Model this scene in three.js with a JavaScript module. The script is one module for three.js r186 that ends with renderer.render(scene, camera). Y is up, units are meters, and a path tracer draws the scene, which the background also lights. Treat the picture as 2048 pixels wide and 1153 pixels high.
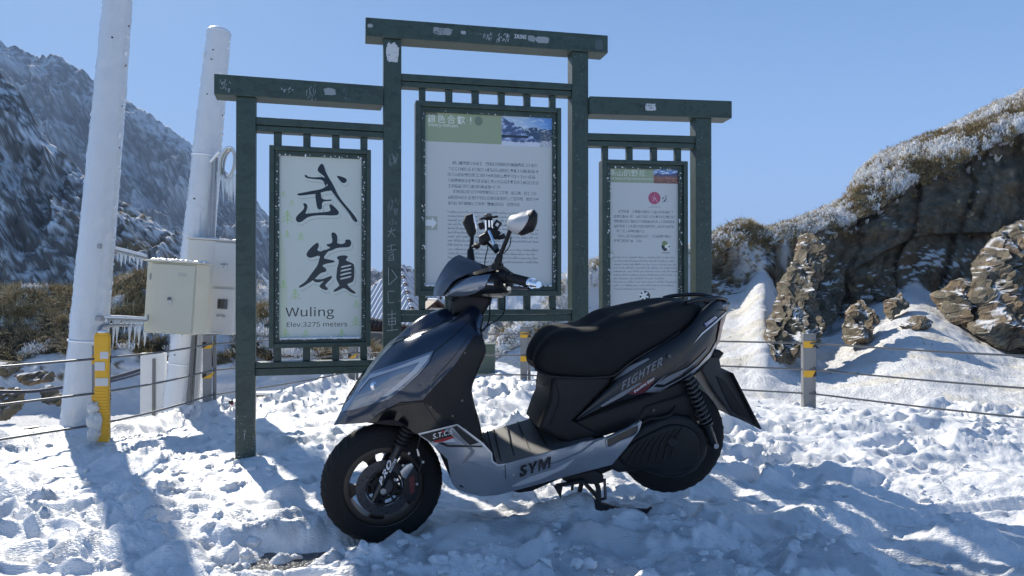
import * as THREE from 'three';
import { mergeGeometries, mergeVertices, toCreasedNormals } from 'three/addons/utils/BufferGeometryUtils.js';
import { RoundedBoxGeometry } from 'three/addons/geometries/RoundedBoxGeometry.js';
import { FontLoader } from 'three/addons/loaders/FontLoader.js';
import { createNoise2D, createNoise3D } from 'simplex-noise';

// ---------- camera, sky, sun, exposure ----------
const FPX = 1500, CAM_H = 0.97, HORIZON = 588;
const scene = new THREE.Scene();
const camera = new THREE.PerspectiveCamera(2 * Math.atan(288 / (FPX / 2)) * 180 / Math.PI, 1024 / 576, 0.05, 9000);
const PITCH = Math.atan((HORIZON - 576.5) / FPX);
camera.position.set(0, CAM_H, 0);
camera.rotation.x = PITCH;
const SUN_AZ = 31 * Math.PI / 180, SUN_EL = 35 * Math.PI / 180;
const sunDir = new THREE.Vector3(-Math.sin(SUN_AZ) * Math.cos(SUN_EL), Math.sin(SUN_EL), -Math.cos(SUN_AZ) * Math.cos(SUN_EL));
const sun = new THREE.DirectionalLight(new THREE.Color(1, 0.935, 0.82), 5.0);
sun.position.copy(sunDir).multiplyScalar(60);
sun.castShadow = true; sun.shadow.mapSize.set(4096, 4096); sun.shadow.radius = 1.3;
Object.assign(sun.shadow.camera, { left: -30, right: 30, top: 30, bottom: -30, near: 1, far: 160 });
scene.add(sun, sun.target);
const renderer = new THREE.WebGLRenderer({ antialias: true });
renderer.toneMapping = THREE.LinearToneMapping;
renderer.toneMappingExposure = 1.45;
renderer.shadowMap.enabled = true;
{ // clear mountain sky: pale horizon, deep zenith, brighter round the sun
  const W = 512, H = 256, data = new Float32Array(W * H * 4), d = new THREE.Vector3();
  const mix = (a, b, t) => a + (b - a) * t;
  for (let j = 0; j < H; j++) for (let i = 0; i < W; i++) {
    const el = ((j + 0.5) / H - 0.5) * Math.PI, ph = ((i + 0.5) / W - 0.5) * 2 * Math.PI;
    d.set(Math.cos(ph) * Math.cos(el), Math.sin(el), Math.sin(ph) * Math.cos(el));
    const c = d.dot(sunDir), s = Math.max(0, Math.sin(el));
    const t = 1 - Math.exp(-2.0 * Math.pow(s, 1.5)), low = Math.exp(-s * 6.5);
    const g = Math.pow(Math.max(0, c), 3) * 0.14 + Math.pow(Math.max(0, c), 22) * 0.35;
    const k = (j * W + i) * 4;
    const f = 0.80 + 0.26 * (c + 1) / 2 + 0.12 * low; // air scatters more forward, towards the sun
    data[k] = f * (mix(0.140, 0.0, t) + low * 0.185) + g * 0.30;
    data[k + 1] = f * (mix(0.312, 0.026, t) + low * 0.165) + g * 0.31;
    data[k + 2] = f * (mix(0.63, 0.105, t) + low * 0.09) + g * 0.28;
    data[k + 3] = 1;
  }
  const t = new THREE.DataTexture(data, W, H, THREE.RGBAFormat, THREE.FloatType);
  t.mapping = THREE.EquirectangularReflectionMapping; t.magFilter = THREE.LinearFilter; t.needsUpdate = true;
  scene.background = t; scene.environment = t;
}

// ---------- helpers ----------
const V = (x, y, z) => new THREE.Vector3(x, y, z), lerp = THREE.MathUtils.lerp, clamp = THREE.MathUtils.clamp, sstep = THREE.MathUtils.smoothstep;
function rng(seed) { let s = seed >>> 0; return () => { s = (s + 0x6d2b79f5) >>> 0; let t = Math.imul(s ^ (s >>> 15), 1 | s); t = (t + Math.imul(t ^ (t >>> 7), 61 | t)) ^ t; return ((t ^ (t >>> 14)) >>> 0) / 4294967296; }; }
const n2 = createNoise2D(rng(11)), n2b = createNoise2D(rng(23)), n3 = createNoise3D(rng(37));
const fbm2 = (x, y, o = 4, n = n2) => { let s = 0, a = 0.5, f = 1; for (let i = 0; i < o; i++) { s += a * n(x * f, y * f); a *= 0.5; f *= 2.03; } return s; };
const fbm3 = (x, y, z, o = 4) => { let s = 0, a = 0.5, f = 1; for (let i = 0; i < o; i++) { s += a * n3(x * f, y * f, z * f); a *= 0.5; f *= 2.03; } return s; };
// a photo pixel (2048 x 1153) seen at distance d along the view: world point
const at = (px, py, d) => {
  const a = (px - 1024) / FPX, b = (576.5 - py) / FPX, c = Math.cos(PITCH), s = Math.sin(PITCH);
  const y = b * c + s, z = -c + b * s, k = d / -z;
  return V(a * k, CAM_H + y * k, -d);
};
const groundAt = (px, py, h = 0) => { // where a pixel ray meets height h
  const p = at(px, py, 1); const t = (h - CAM_H) / (p.y - CAM_H); return V(p.x * t, h, -t);
};
const taken = {};
const numbered = (n) => { const k = taken[n] = (taken[n] ?? -1) + 1; return k ? n + '_' + String(k).padStart(3, '0') : n; };
function tag(o, label, category, group) { o.userData.label = label; o.userData.category = category; if (group) o.userData.group = group; return o; }
function shade(m) { m.castShadow = true; m.receiveShadow = true; return m; }
function part(name, geo, mat, parent, label) { const m = shade(new THREE.Mesh(geo, mat)); m.name = name; parent.add(m); if (label) m.userData.label = label; return m; }
function struct(name, geo, mat) { const m = shade(new THREE.Mesh(geo, mat)); m.name = numbered(name); m.userData.kind = 'structure'; scene.add(m); return m; }
function thing(name, label, category, pos = [0, 0, 0], turn = 0, group) {
  const g = new THREE.Group(); g.name = numbered(name); g.position.set(...pos); g.rotation.y = turn; scene.add(g); return tag(g, label, category, group);
}
function single(name, geo, mat, label, category, group) { const m = shade(new THREE.Mesh(geo, mat)); m.name = numbered(name); scene.add(m); return tag(m, label, category, group); }
const std = (r, g, b, rough = 0.7, metal = 0, extra = {}) => { const m = new THREE.MeshPhysicalMaterial({ roughness: rough, metalness: metal, ...extra }); m.color.setRGB(r, g, b); return m; };
function dataTex(size, fn, srgb = false, rep = [1, 1]) {
  const d = new Uint8Array(size * size * 4);
  for (let y = 0; y < size; y++) for (let x = 0; x < size; x++) {
    const c = fn(x / size, y / size), k = (y * size + x) * 4, q = Array.isArray(c) ? c : [c, c, c];
    d[k] = clamp(q[0], 0, 1) * 255; d[k + 1] = clamp(q[1], 0, 1) * 255; d[k + 2] = clamp(q[2], 0, 1) * 255; d[k + 3] = 255;
  }
  const t = new THREE.DataTexture(d, size, size); t.wrapS = t.wrapT = THREE.RepeatWrapping; t.magFilter = THREE.LinearFilter; t.minFilter = THREE.LinearMipmapLinearFilter; t.generateMipmaps = true;
  if (srgb) t.colorSpace = THREE.SRGBColorSpace; t.repeat.set(...rep); t.needsUpdate = true; return t;
}
// tileable noise on a torus
const tnoise = (u, v, f, n = n3) => { const a = u * Math.PI * 2, b = v * Math.PI * 2, R = f / (Math.PI * 2); return 0.5 * (n(Math.cos(a) * R + 7, Math.sin(a) * R, Math.cos(b) * R + Math.sin(b) * R * 2.3) + n(Math.cos(b) * R, Math.sin(b) * R + 3, Math.cos(a) * R * 1.7 - Math.sin(a) * R)); };
const box = (w, h, d, x = 0, y = 0, z = 0, r = 0) => { const g = r ? new RoundedBoxGeometry(w, h, d, 2, r) : new THREE.BoxGeometry(w, h, d); return g.translate(x, y, z); };
function rod(a, b, r0, r1 = r0, seg = 12) { // tapered cylinder between points
  const v = b.clone().sub(a), g = new THREE.CylinderGeometry(r1, r0, v.length(), seg, 1);
  g.translate(0, v.length() / 2, 0); g.applyQuaternion(new THREE.Quaternion().setFromUnitVectors(V(0, 1, 0), v.clone().normalize())); return g.translate(a.x, a.y, a.z);
}
const tube = (pts, r, seg = 24, rs = 8) => new THREE.TubeGeometry(new THREE.CatmullRomCurve3(pts), seg, r, rs);
const cr = (a, b, c, d, t) => { const t2 = t * t, t3 = t2 * t; return 0.5 * (2 * b + (c - a) * t + (2 * a - 5 * b + 4 * c - d) * t2 + (3 * b - a - 3 * c + d) * t3); };
function resample(pts, n, closed = false) {
  const m = pts.length, out = [], last = closed ? m : m - 1, g = (i) => closed ? pts[(i + m) % m] : pts[clamp(i, 0, m - 1)];
  for (let k = 0; k < n; k++) {
    const u = k / (closed ? n : n - 1) * last, i = Math.min(Math.floor(u), last - 1), t = u - i, [a, b, c, d] = [g(i - 1), g(i), g(i + 1), g(i + 2)];
    out.push(V(cr(a.x, b.x, c.x, d.x, t), cr(a.y, b.y, c.y, d.y, t), cr(a.z, b.z, c.z, d.z, t)));
  }
  return out;
}
function loft(curves, nu = 24, nv = 16, closed = false, caps = false) { // surface through curves; closed: each curve is a ring
  const rows = curves.map((c) => resample(c, nu, closed)), grid = [];
  for (let j = 0; j < nv; j++) grid.push([]);
  for (let i = 0; i < nu; i++) { const col = resample(rows.map((r) => r[i]), nv); for (let j = 0; j < nv; j++) grid[j].push(col[j]); }
  const pos = [], uv = [], idx = [], wrap = closed ? nu : nu - 1;
  for (let j = 0; j < nv; j++) for (let i = 0; i < nu; i++) { pos.push(grid[j][i].x, grid[j][i].y, grid[j][i].z); uv.push(i / nu, j / nv); }
  for (let j = 0; j < nv - 1; j++) for (let i = 0; i < wrap; i++) { const a = j * nu + i, b = j * nu + (i + 1) % nu; idx.push(a, b, a + nu, b, b + nu, a + nu); }
  if (caps) for (const j of [0, nv - 1]) {
    const c = pos.length / 3, m = grid[j].reduce((s, p) => s.add(p), V(0, 0, 0)).multiplyScalar(1 / nu); pos.push(m.x, m.y, m.z); uv.push(0, 0);
    for (let i = 0; i < nu; i++) idx.push(c, j * nu + i, j * nu + (i + 1) % nu);
  }
  const g = new THREE.BufferGeometry(); g.setAttribute('position', new THREE.Float32BufferAttribute(pos, 3)); g.setAttribute('uv', new THREE.Float32BufferAttribute(uv, 2)); g.setIndex(idx); g.computeVertexNormals(); return g;
}
function solidify(g, t) { // give an open sheet thickness t against its normals
  g = mergeVertices(g.clone().deleteAttribute('normal').deleteAttribute('uv'), 1e-5); g.computeVertexNormals();
  const p = g.attributes.position, n = g.attributes.normal, N = p.count, ix = g.index.array, pos = [...p.array], idx = [...ix], edges = new Map();
  for (let i = 0; i < N; i++) pos.push(p.getX(i) - n.getX(i) * t, p.getY(i) - n.getY(i) * t, p.getZ(i) - n.getZ(i) * t);
  for (let k = 0; k < ix.length; k += 3) {
    idx.push(ix[k] + N, ix[k + 2] + N, ix[k + 1] + N);
    for (let e = 0; e < 3; e++) { const a = ix[k + e], b = ix[k + (e + 1) % 3], key = Math.min(a, b) + '_' + Math.max(a, b); edges.has(key) ? edges.set(key, null) : edges.set(key, [a, b]); }
  }
  for (const e of edges.values()) if (e) idx.push(e[0], e[0] + N, e[1], e[1], e[0] + N, e[1] + N);
  const o = new THREE.BufferGeometry(); o.setAttribute('position', new THREE.Float32BufferAttribute(pos, 3)); o.setIndex(idx);
  const c = toCreasedNormals(o, 0.7); planarUV(c); return c;
}
function planarUV(g, s = 1) { // uv in metres by dominant axis
  const p = g.attributes.position, n = g.attributes.normal, uv = new Float32Array(p.count * 2);
  for (let i = 0; i < p.count; i++) {
    const x = Math.abs(n.getX(i)), y = Math.abs(n.getY(i)), z = Math.abs(n.getZ(i));
    const [a, b] = z >= x && z >= y ? [p.getX(i), p.getY(i)] : x >= y ? [p.getZ(i), p.getY(i)] : [p.getX(i), p.getZ(i)];
    uv[i * 2] = a * s; uv[i * 2 + 1] = b * s;
  }
  g.setAttribute('uv', new THREE.BufferAttribute(uv, 2)); return g;
}
const merge = (list) => mergeGeometries(list.map((g) => { const h = g.index ? g.toNonIndexed() : g.clone(); for (const k of Object.keys(h.attributes)) if (!['position', 'normal', 'uv'].includes(k)) h.deleteAttribute(k); if (!h.attributes.uv) h.setAttribute('uv', new THREE.BufferAttribute(new Float32Array(h.attributes.position.count * 2), 2)); return h; }));
const blob = (x, y, z, r, seed, flat = 0.7, det = 3, rough = 0.35) => { // lumpy rounded chunk
  const g = mergeVertices(new THREE.IcosahedronGeometry(1, det).deleteAttribute('normal').deleteAttribute('uv')), p = g.attributes.position;
  for (let i = 0; i < p.count; i++) {
    const v = V(p.getX(i), p.getY(i), p.getZ(i)), k = 1 + rough * fbm3(v.x * 1.6 + seed, v.y * 1.6, v.z * 1.6 + seed * 2, 4);
    p.setXYZ(i, x + v.x * r * k, y + v.y * r * k * flat, z + v.z * r * k);
  }
  g.computeVertexNormals(); planarUV(g); return g;
};
const font = await new FontLoader().loadAsync('fonts/droid/droid_sans_bold.typeface.json');
const mix3 = (a, b, t) => [lerp(a[0], b[0], t), lerp(a[1], b[1], t), lerp(a[2], b[2], t)];

// ---------- the ground ----------
const table = (xs, ys) => (x) => { // smooth table lookup
  let i = 0; while (i < xs.length - 2 && x > xs[i + 1]) i++;
  const t = clamp((x - xs[i]) / (xs[i + 1] - xs[i]), 0, 1), g = (k) => ys[clamp(k, 0, ys.length - 1)];
  const v = cr(g(i - 1), g(i), g(i + 1), g(i + 2), t), lo = Math.min(g(i), g(i + 1)), hi = Math.max(g(i), g(i + 1)); return clamp(v, lo - 0.1 * (hi - lo), hi + 0.1 * (hi - lo));
};
// clods: rounded chunks of broken snow scattered on cells of a given size
const hash = (i, j, k) => { let h = Math.imul(i, 374761393) ^ Math.imul(j, 668265263) ^ Math.imul(k, 2147483647 ^ 0x5bd1e995); h = Math.imul(h ^ (h >>> 13), 1274126177); return ((h ^ (h >>> 16)) >>> 0) / 4294967296; };
function clods(x, z, cell, density, k, tall) {
  const ci = Math.floor(x / cell), cj = Math.floor(z / cell); let h = 0;
  for (let a = -1; a <= 1; a++) for (let b = -1; b <= 1; b++) {
    const i = ci + a, j = cj + b; if (hash(i, j, k) > density) continue;
    const cx = (i + hash(i, j, k + 1)) * cell, cz = (j + hash(i, j, k + 2)) * cell, R = cell * (0.28 + 0.5 * hash(i, j, k + 3)), an = hash(i, j, k + 4) * 3.14;
    const st = 1 + hash(i, j, k + 5) * 0.9, dx = x - cx, dz = z - cz, u = dx * Math.cos(an) + dz * Math.sin(an), v = (-dx * Math.sin(an) + dz * Math.cos(an)) * st;
    const q = (u * u + v * v) / (R * R); if (q < 1) h = Math.max(h, Math.pow(1 - q, 0.9) * R * tall * 1.05 * (0.55 + 0.6 * hash(i, j, k + 6)));
  }
  return h;
}
const EDGE = [[-9, 2.6], [-5, 3.6], [-3.28, 4.85], [-2.95, 5.5], [-2.75, 6.0], [-2.45, 6.7], [-2.15, 7.4], [-1.8, 9.0], [-1.2, 9.7], [-0.2, 9.9], [0.8, 8.6], [2, 7.2], [3.2, 6.7], [4.5, 5.9], [6.5, 4.6], [12, 2.5]];
const edgeD = table(EDGE.map((e) => e[0]), EDGE.map((e) => e[1]));
const WHEEL = { x: -0.515, z: -2.98 };
function ground(x, z, fine = true) {
  const d = -z, wx = x + 0.10 * n2(x * 1.3, z * 1.3), wz = z + 0.10 * n2b(x * 1.3, z * 1.3);
  // rough: how broken the snow is; churned near the left foreground, trodden flat on the right and far away
  const churn = clamp(0.55 + 0.75 * n2b(x * 0.35 + 4, z * 0.45), 0.12, 1) * lerp(1, 0.6, sstep(x, 0.9, 2.2)) * lerp(0.8, 1, sstep(x, -1.0, -0.3)) * lerp(1, 0.75, sstep(d, 5.5, 9));
  let h = 0.05 * n2(x * 0.33, z * 0.4 + 9) + 0.02 * n2(x * 0.9, z * 1.1);
  // ruts pressed in long strips, about along the camera's x axis
  const ru = (x * 0.34 + z) * 2.1 + 0.5 * n2(x * 0.6, z * 0.8);
  h += 0.022 * churn * (1 - 2 * Math.abs(n2(ru, x * 0.42)));
  h += 0.05 * churn * (1 - 2 * Math.abs(n2b(wx * 1.5, wz * 2.6))) + 0.02 * churn * (1 - 2 * Math.abs(n2(wx * 4.1, wz * 5.2)));
  h += clods(wx, wz, 0.30, 0.34, 3, 0.42) * (0.2 + 0.85 * churn) + clods(wx, wz, 0.14, 0.6, 17, 0.5) * (0.25 + 0.75 * churn);
  if (fine) {
    const f = 0.5 + 0.5 * n2(x * 0.8 - 3, z * 0.9);
    h += clods(wx + 3, wz, 0.075, 0.5, 31, 0.5) * (0.15 + 0.8 * f * f) + clods(x, z, 0.034, 0.4, 47, 0.4) * (0.1 + 0.5 * f * f);
    h += 0.006 * fbm2(x * 14, z * 16, 3) * (0.5 + f);
  }
  // boot prints
  { const C = 0.52, ci = Math.floor(x / C), cj = Math.floor(z / C); for (let a = -1; a <= 1; a++) for (let b = -1; b <= 1; b++) { const i = ci + a, j = cj + b; if (hash(i, j, 91) > 0.42) continue; const cx = (i + hash(i, j, 92)) * C, cz = (j + hash(i, j, 93)) * C, an = hash(i, j, 94) * 6.28, u = (x - cx) * Math.cos(an) + (z - cz) * Math.sin(an), v = -(x - cx) * Math.sin(an) + (z - cz) * Math.cos(an), w = 0.048 + 0.012 * Math.sin(u * 20 + 1), q = Math.sqrt((u / 0.145) ** 2 + (v / w) ** 2); if (q < 1.5) h += q < 1 ? -0.034 * (1 - q ** 4) + 0.004 * Math.sin(u * 150) * (1 - q) : 0.012 * Math.sin((q - 1) * 6.283); } }
  // the rut the scooter rolled in by
  { const c = Math.cos(0.2007), sn = Math.sin(0.2007), u = (x - WHEEL.x) * c - (z - WHEEL.z) * sn, v = (x - WHEEL.x) * sn + (z - WHEEL.z) * c + 0.05 * n2(u * 0.8, 4); if (u > 1.0) { const q = Math.abs(v) / 0.055; h += sstep(u, 1.0, 1.5) * (q < 1 ? -0.03 * (1 - q * q) + 0.003 * Math.sin(u * 130 + v * 60) : q < 2 ? 0.014 * Math.sin((q - 1) * 3.14) : 0); } }
  // melt hollow in front of the wheel, and the tyre's own dent
  const wd = Math.hypot(x - WHEEL.x, (z - WHEEL.z) * 1.3);
  h = lerp(h, -0.045 + 0.4 * h, 1 - sstep(wd, 0.08, 0.26));
  // lumps thrown up round the tyre and the big chunks beside it
  for (const [lx, lz, r, t] of LUMPS) { const q = ((x - lx) ** 2 + ((z - lz) * 1.15) ** 2) / (r * r); if (q < 1) h = Math.max(h, (1 - q) * Math.sqrt(1 - q * q) * t * (1 + 0.45 * fbm2(x * 7 + lx, z * 7, 3)) - 0.004 + 0.008 * fbm2(x * 18, z * 18, 3)); }
  const md = Math.hypot((x + 0.86) * 0.72, (z + 2.83) * (z > -2.83 ? 0.95 : 1.6));
  h -= (0.085 + 0.03 * n2(x * 6, z * 6)) * (1 - sstep(md + 0.04 * n2b(x * 8, z * 8), 0.08, 0.27));
  // packed drift under the scooter and beyond the stand
  h += 0.055 * Math.exp(-(((x - 0.45) / 0.75) ** 2 + ((z + 3.05) / 0.28) ** 2));
  h += 0.035 * Math.exp(-(((x + 1.45) / 0.5) ** 2 + ((z + 4.25) / 0.45) ** 2));
  const e = d - edgeD(x) - 0.25 * n2(x * 0.9, 3) - 0.08 * n2(x * 3.1, 8);
  const left = 1 - sstep(x / Math.max(d, 0.1), -0.12, -0.02);
  h += 0.07 * Math.exp(-((e + 0.25) ** 2) / 0.12) * left;
  if (e > 0) h -= left * Math.min(e * 0.9, 2.2) * sstep(e, 0, 0.5) + (1 - left) * Math.min(e, 4) * 0.25;
  return h;
}
const LUMPS = [[-0.66, -2.68, 0.09, 0.075], [-0.50, -2.66, 0.13, 0.085], [-0.36, -2.70, 0.08, 0.06], [-0.88, -3.02, 0.22, 0.09], [-1.02, -2.98, 0.15, 0.075], [-0.74, -3.08, 0.16, 0.085], [-1.45, -2.92, 0.22, 0.08], [-1.62, -2.86, 0.14, 0.065],
  [-1.22, -2.76, 0.15, 0.06], [-1.75, -3.3, 0.18, 0.06], [0.25, -2.62, 0.2, 0.075], [0.62, -2.58, 0.22, 0.07], [1.15, -2.72, 0.26, 0.08], [0.62, -2.82, 0.28, 0.085], [1.75, -2.9, 0.22, 0.08], [-0.15, -2.62, 0.2, 0.06], [-1.05, -3.5, 0.14, 0.09], [1.35, -3.2, 0.25, 0.07]];
const snowBump = dataTex(512, (u, v) => 0.5 + 0.3 * tnoise(u, v, 60) + 0.22 * tnoise(u, v, 140) + 0.15 * tnoise(u + 0.3, v, 260));
const SNOW = [0.82, 0.82, 0.82];
const snowMat = std(...SNOW, 0.45, 0, { bumpMap: snowBump, bumpScale: 0.005, vertexColors: true, ior: 1.31, specularIntensity: 0.9 });
const snowMat2 = std(...SNOW, 0.55, 0, { ior: 1.31 });
function sheet(cols, rows, fn, colour) { // grid surface; fn(i,j) -> point, colour(point, normal, i, j) -> [r,g,b]
  const pos = new Float32Array(cols * rows * 3), idx = [], uv = new Float32Array(cols * rows * 2);
  for (let j = 0; j < rows; j++) for (let i = 0; i < cols; i++) { const p = fn(i, j), k = j * cols + i; pos.set([p.x, p.y, p.z], k * 3); uv.set([p.x * 0.9, p.z * 0.9 - p.y * 1.3], k * 2); }
  for (let j = 0; j < rows - 1; j++) for (let i = 0; i < cols - 1; i++) { const a = j * cols + i; idx.push(a, a + 1, a + cols, a + 1, a + cols + 1, a + cols); }
  const g = new THREE.BufferGeometry(); g.setAttribute('position', new THREE.BufferAttribute(pos, 3)); g.setAttribute('uv', new THREE.BufferAttribute(uv, 2)); g.setIndex(idx); g.computeVertexNormals();
  const n = g.attributes.normal; if (n.getY(Math.floor(cols * rows / 2)) < 0) { idx.reverse(); g.setIndex(idx); g.computeVertexNormals(); }
  const col = new Float32Array(cols * rows * 3), P = V(0, 0, 0), N = V(0, 0, 0);
  for (let k = 0; k < cols * rows; k++) { P.fromArray(pos, k * 3); N.fromBufferAttribute(n, k); col.set(colour ? colour(P, N, k % cols, Math.floor(k / cols)) : [1, 1, 1], k * 3); }
  g.setAttribute('color', new THREE.BufferAttribute(col, 3)); return g;
}
{ // trodden, half-melted snow on the lot: a fan of fine cells that grow with distance
  const pxs = []; for (let p = -1500; p < 3600;) { pxs.push(p); p += p < -120 || p > 2160 ? 14 : 3.3; }
  const ds = []; for (let d = 0.75; d < 11.5;) { ds.push(d); d += d < 2.2 ? 0.03 : d < 4.4 ? 0.0105 + (d - 2.2) * 0.006 : 0.024 + (d - 4.4) * 0.012; }
  const g = sheet(pxs.length, ds.length, (i, j) => { const x = (pxs[i] - 1024) / FPX * ds[j], z = -ds[j]; return V(x, ground(x, z), z); }, (p) => {
    const wet = sstep(n2b(p.x * 0.9 + 2, p.z * 1.2) + 0.5 * n2(p.x * 5, p.z * 6), 0.35, 0.95), grit = sstep(n2(p.x * 7, p.z * 7) + 0.6 * n2b(p.x * 31, p.z * 31), 0.95, 1.4);
    const lane = Math.exp(-(((p.z + 2.62) / 0.36) ** 2)) * sstep(p.x, -1.3, -0.7) * (1 - sstep(p.x, 1.2, 2.2)), slush = sstep(n2(p.x * 2.1 + 5, p.z * 4.2) + 0.5 * n2b(p.x * 9, p.z * 12) + 0.9 * lane, 0.55, 1.0);
    const k = 1 - 0.15 * wet - 0.1 * grit; return mix3([k * (1 - 0.03 * wet), k, k * (1 + 0.02 * wet)], [0.52, 0.55, 0.58], slush * 0.7);
  });
  struct('snow_ground', g, snowMat);
  // beyond the frame the lot is ploughed: wet asphalt with patches of trodden snow
  const far = sheet(220, 160, (i, j) => { const x = -22 + i * 0.2, z = -0.85 + j * 0.2, c = sstep(fbm2(x * 0.5, z * 0.5, 4), -0.55, -0.4) * (1 - sstep(z, 0.2, 2) * 0.2) + (1 - sstep(z, -0.6, 0.6)); return V(x, lerp(-0.02, ground(x, z, false), clamp(c, 0, 1)), z); }, (p) => { const c = clamp(sstep(fbm2(p.x * 0.5, p.z * 0.5, 4), -0.5, -0.42) + (1 - sstep(p.z, -0.6, 0.6)), 0, 1), k = 0.05 + 0.02 * n2(p.x * 9, p.z * 9); return mix3([k / 0.8, k / 0.8, k / 0.8], [1, 1, 1], c); });
  struct('car_park', far, snowMat);
  const slush = std(0.075, 0.08, 0.085, 0.16, 0, { bumpMap: snowBump, bumpScale: 0.012, ior: 1.33 });
  const sh = new THREE.CircleGeometry(0.36, 40).rotateX(-Math.PI / 2).scale(1.25, 1, 0.62).translate(-0.84, -0.032, -2.83); planarUV(sh);
  struct('meltwater_puddle', sh, slush);
}

{ // loose crumbs and chunks of broken snow lying on the lot
  const r = rng(301), chunk = (k) => { const g = blob(0, 0, 0, 1, k * 3.7, 0.72, 2, 0.75); return g; }, M = new THREE.Matrix4(), q = new THREE.Quaternion();
  for (let v = 0; v < 4; v++) {
    const pts = []; while (pts.length < 420) { const d = 2.2 + 6.2 * Math.pow(r(), 1.6), x = (r() * 2400 - 180 - 1024) / FPX * d, z = -d, thick = n2b(x * 0.7 + 9, z * 0.9) + 0.5 * n2(x * 2.1, z * 2.1); if (thick < -0.15 + 0.7 * r() - 0.35) continue; if (Math.hypot(x - WHEEL.x, z - WHEEL.z) < 0.2 || (Math.abs(x - 0.1) < 0.9 && Math.abs(z + 3.08) < 0.16)) continue; if (d > edgeD(x) - 0.1 && x < -0.5) continue; const s = 0.005 + 0.024 * Math.pow(r(), 2.6); pts.push([x, ground(x, z) - s * 0.1, z, s]); }
    const m = new THREE.InstancedMesh(chunk(v + 1), snowMat2, pts.length); pts.forEach(([x, y, z, s], i) => { q.setFromEuler(new THREE.Euler((r() - 0.5) * 0.9, r() * 6.28, (r() - 0.5) * 0.9)); M.compose(V(x, y, z), q, V(s * (0.8 + 0.6 * r()), s * (0.7 + 0.5 * r()), s)); m.setMatrixAt(i, M); });
    m.name = numbered('snow_crumbs'); m.userData.kind = 'stuff'; tag(m, 'loose crumbs of broken snow scattered over the lot', 'snow'); shade(m); scene.add(m);
  }
}

// ---------- hillside on the right: snow apron, slate cliff, frosted turf ----------
const BX = [900, 960, 1000, 1040, 1080, 1115, 1140, 1185, 1300, 1380, 1430, 1480, 1530, 1580, 1640, 1690, 1715, 1760, 1830, 1900, 1980, 2048, 2200, 2500, 2900];
const bankFoot = table([900, 1100, 1400, 1620, 1800, 2048, 2300, 2900], [752, 764, 800, 816, 828, 848, 880, 960]);
const bankTop = table(BX, [765, 738, 700, 668, 652, 603, 565, 533, 505, 500, 474, 450, 464, 450, 428, 402, 352, 315, 285, 258, 218, 186, 110, -40, -200]);
const bankLip = table(BX, [766, 742, 712, 690, 680, 640, 610, 570, 545, 530, 505, 490, 490, 480, 462, 455, 440, 415, 370, 335, 295, 265, 200, 60, -90]);
const bankApron = table(BX, [767, 744, 716, 695, 688, 668, 650, 630, 640, 625, 600, 585, 545, 640, 668, 650, 632, 605, 580, 600, 640, 660, 640, 600, 560]);
const bankDist = table([900, 1000, 1115, 1300, 1480, 1700, 1900, 2200, 2900], [10.5, 10.4, 11.2, 12.5, 13, 13.6, 13.4, 12.6, 11]);
const lipBack = table([900, 1115, 1480, 1690, 1900, 2900], [0.1, 0.2, 0.5, 0.9, 1.4, 2.4]);
const topBack = table([900, 1115, 1480, 1690, 1900, 2900], [0.3, 0.8, 1.4, 2.4, 3.6, 5]);
const strata = (p, f) => { const a = p.x * 0.86 - p.y * 0.52, b = p.x * 0.5 + p.y * 0.86; return n3(a * 5.5 * f, b * 0.9 * f, p.z * 1.2 * f); }; // steep slaty layering
const slate = (p, f) => { const a = (p.x * 0.92 - p.y * 0.4 + p.z * 0.1) + 0.10 * n3(p.x * 0.7, p.y * 0.7, p.z * 0.7) + 0.018 * n3(p.x * 4, p.y * 4, p.z * 4), t = a * f, u = t - Math.floor(t), k = hash(Math.floor(t), Math.round(f * 10), 3), q = n3(p.x * 2 * f * 0.4 + k * 9, p.y * 0.9, p.z + k * 5); return (Math.pow(u, 5) - 0.17) * (0.5 + k) + 0.2 * q; }; // broken edges of the slate layers
function bankPoint(px, v) { // v: 0 foot, .34 top of the snow apron, .66 lip of the cliff, .82 crest, 1 plateau behind
  const foot = bankFoot(px), dF = (CAM_H + 0.16) * FPX / (foot - HORIZON), ap = bankApron(px), dA = bankDist(px), lip = bankLip(px), top = bankTop(px);
  const dL = dA + lipBack(px), dT = dA + topBack(px);
  if (v < 0.34) { const t = v / 0.34, d = lerp(dF, dA, t), a = at(px, foot, dF), b = at(px, ap, dA), y = lerp(a.y, b.y, t); return V((px - 1024) / FPX * d, y, -d); }
  if (v < 0.66) { const t = (v - 0.34) / 0.32, s = Math.pow(t, 0.75); return at(px, lerp(ap, lip, t), lerp(dA, dL, s) - 0.55 * Math.sin(t * Math.PI) * sstep(px, 1640, 1800) * (t > 0.5 ? 1 : 0.6)); }
  if (v < 0.82) { const t = (v - 0.66) / 0.16; return at(px, lerp(lip, top, Math.sin(t * Math.PI / 2)), lerp(dL - 0.35 * sstep(px, 1600, 1750) * (1 - t), dT, t * t)); }
  const t = (v - 0.82) / 0.18, a = at(px, top, dT), d = dT + t * 22; return V((px - 1024) / FPX * d, a.y + t * lerp(-3.5, 1.2 - 0.15 * a.y, sstep(px, 1100, 1420)), -d);
}
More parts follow.
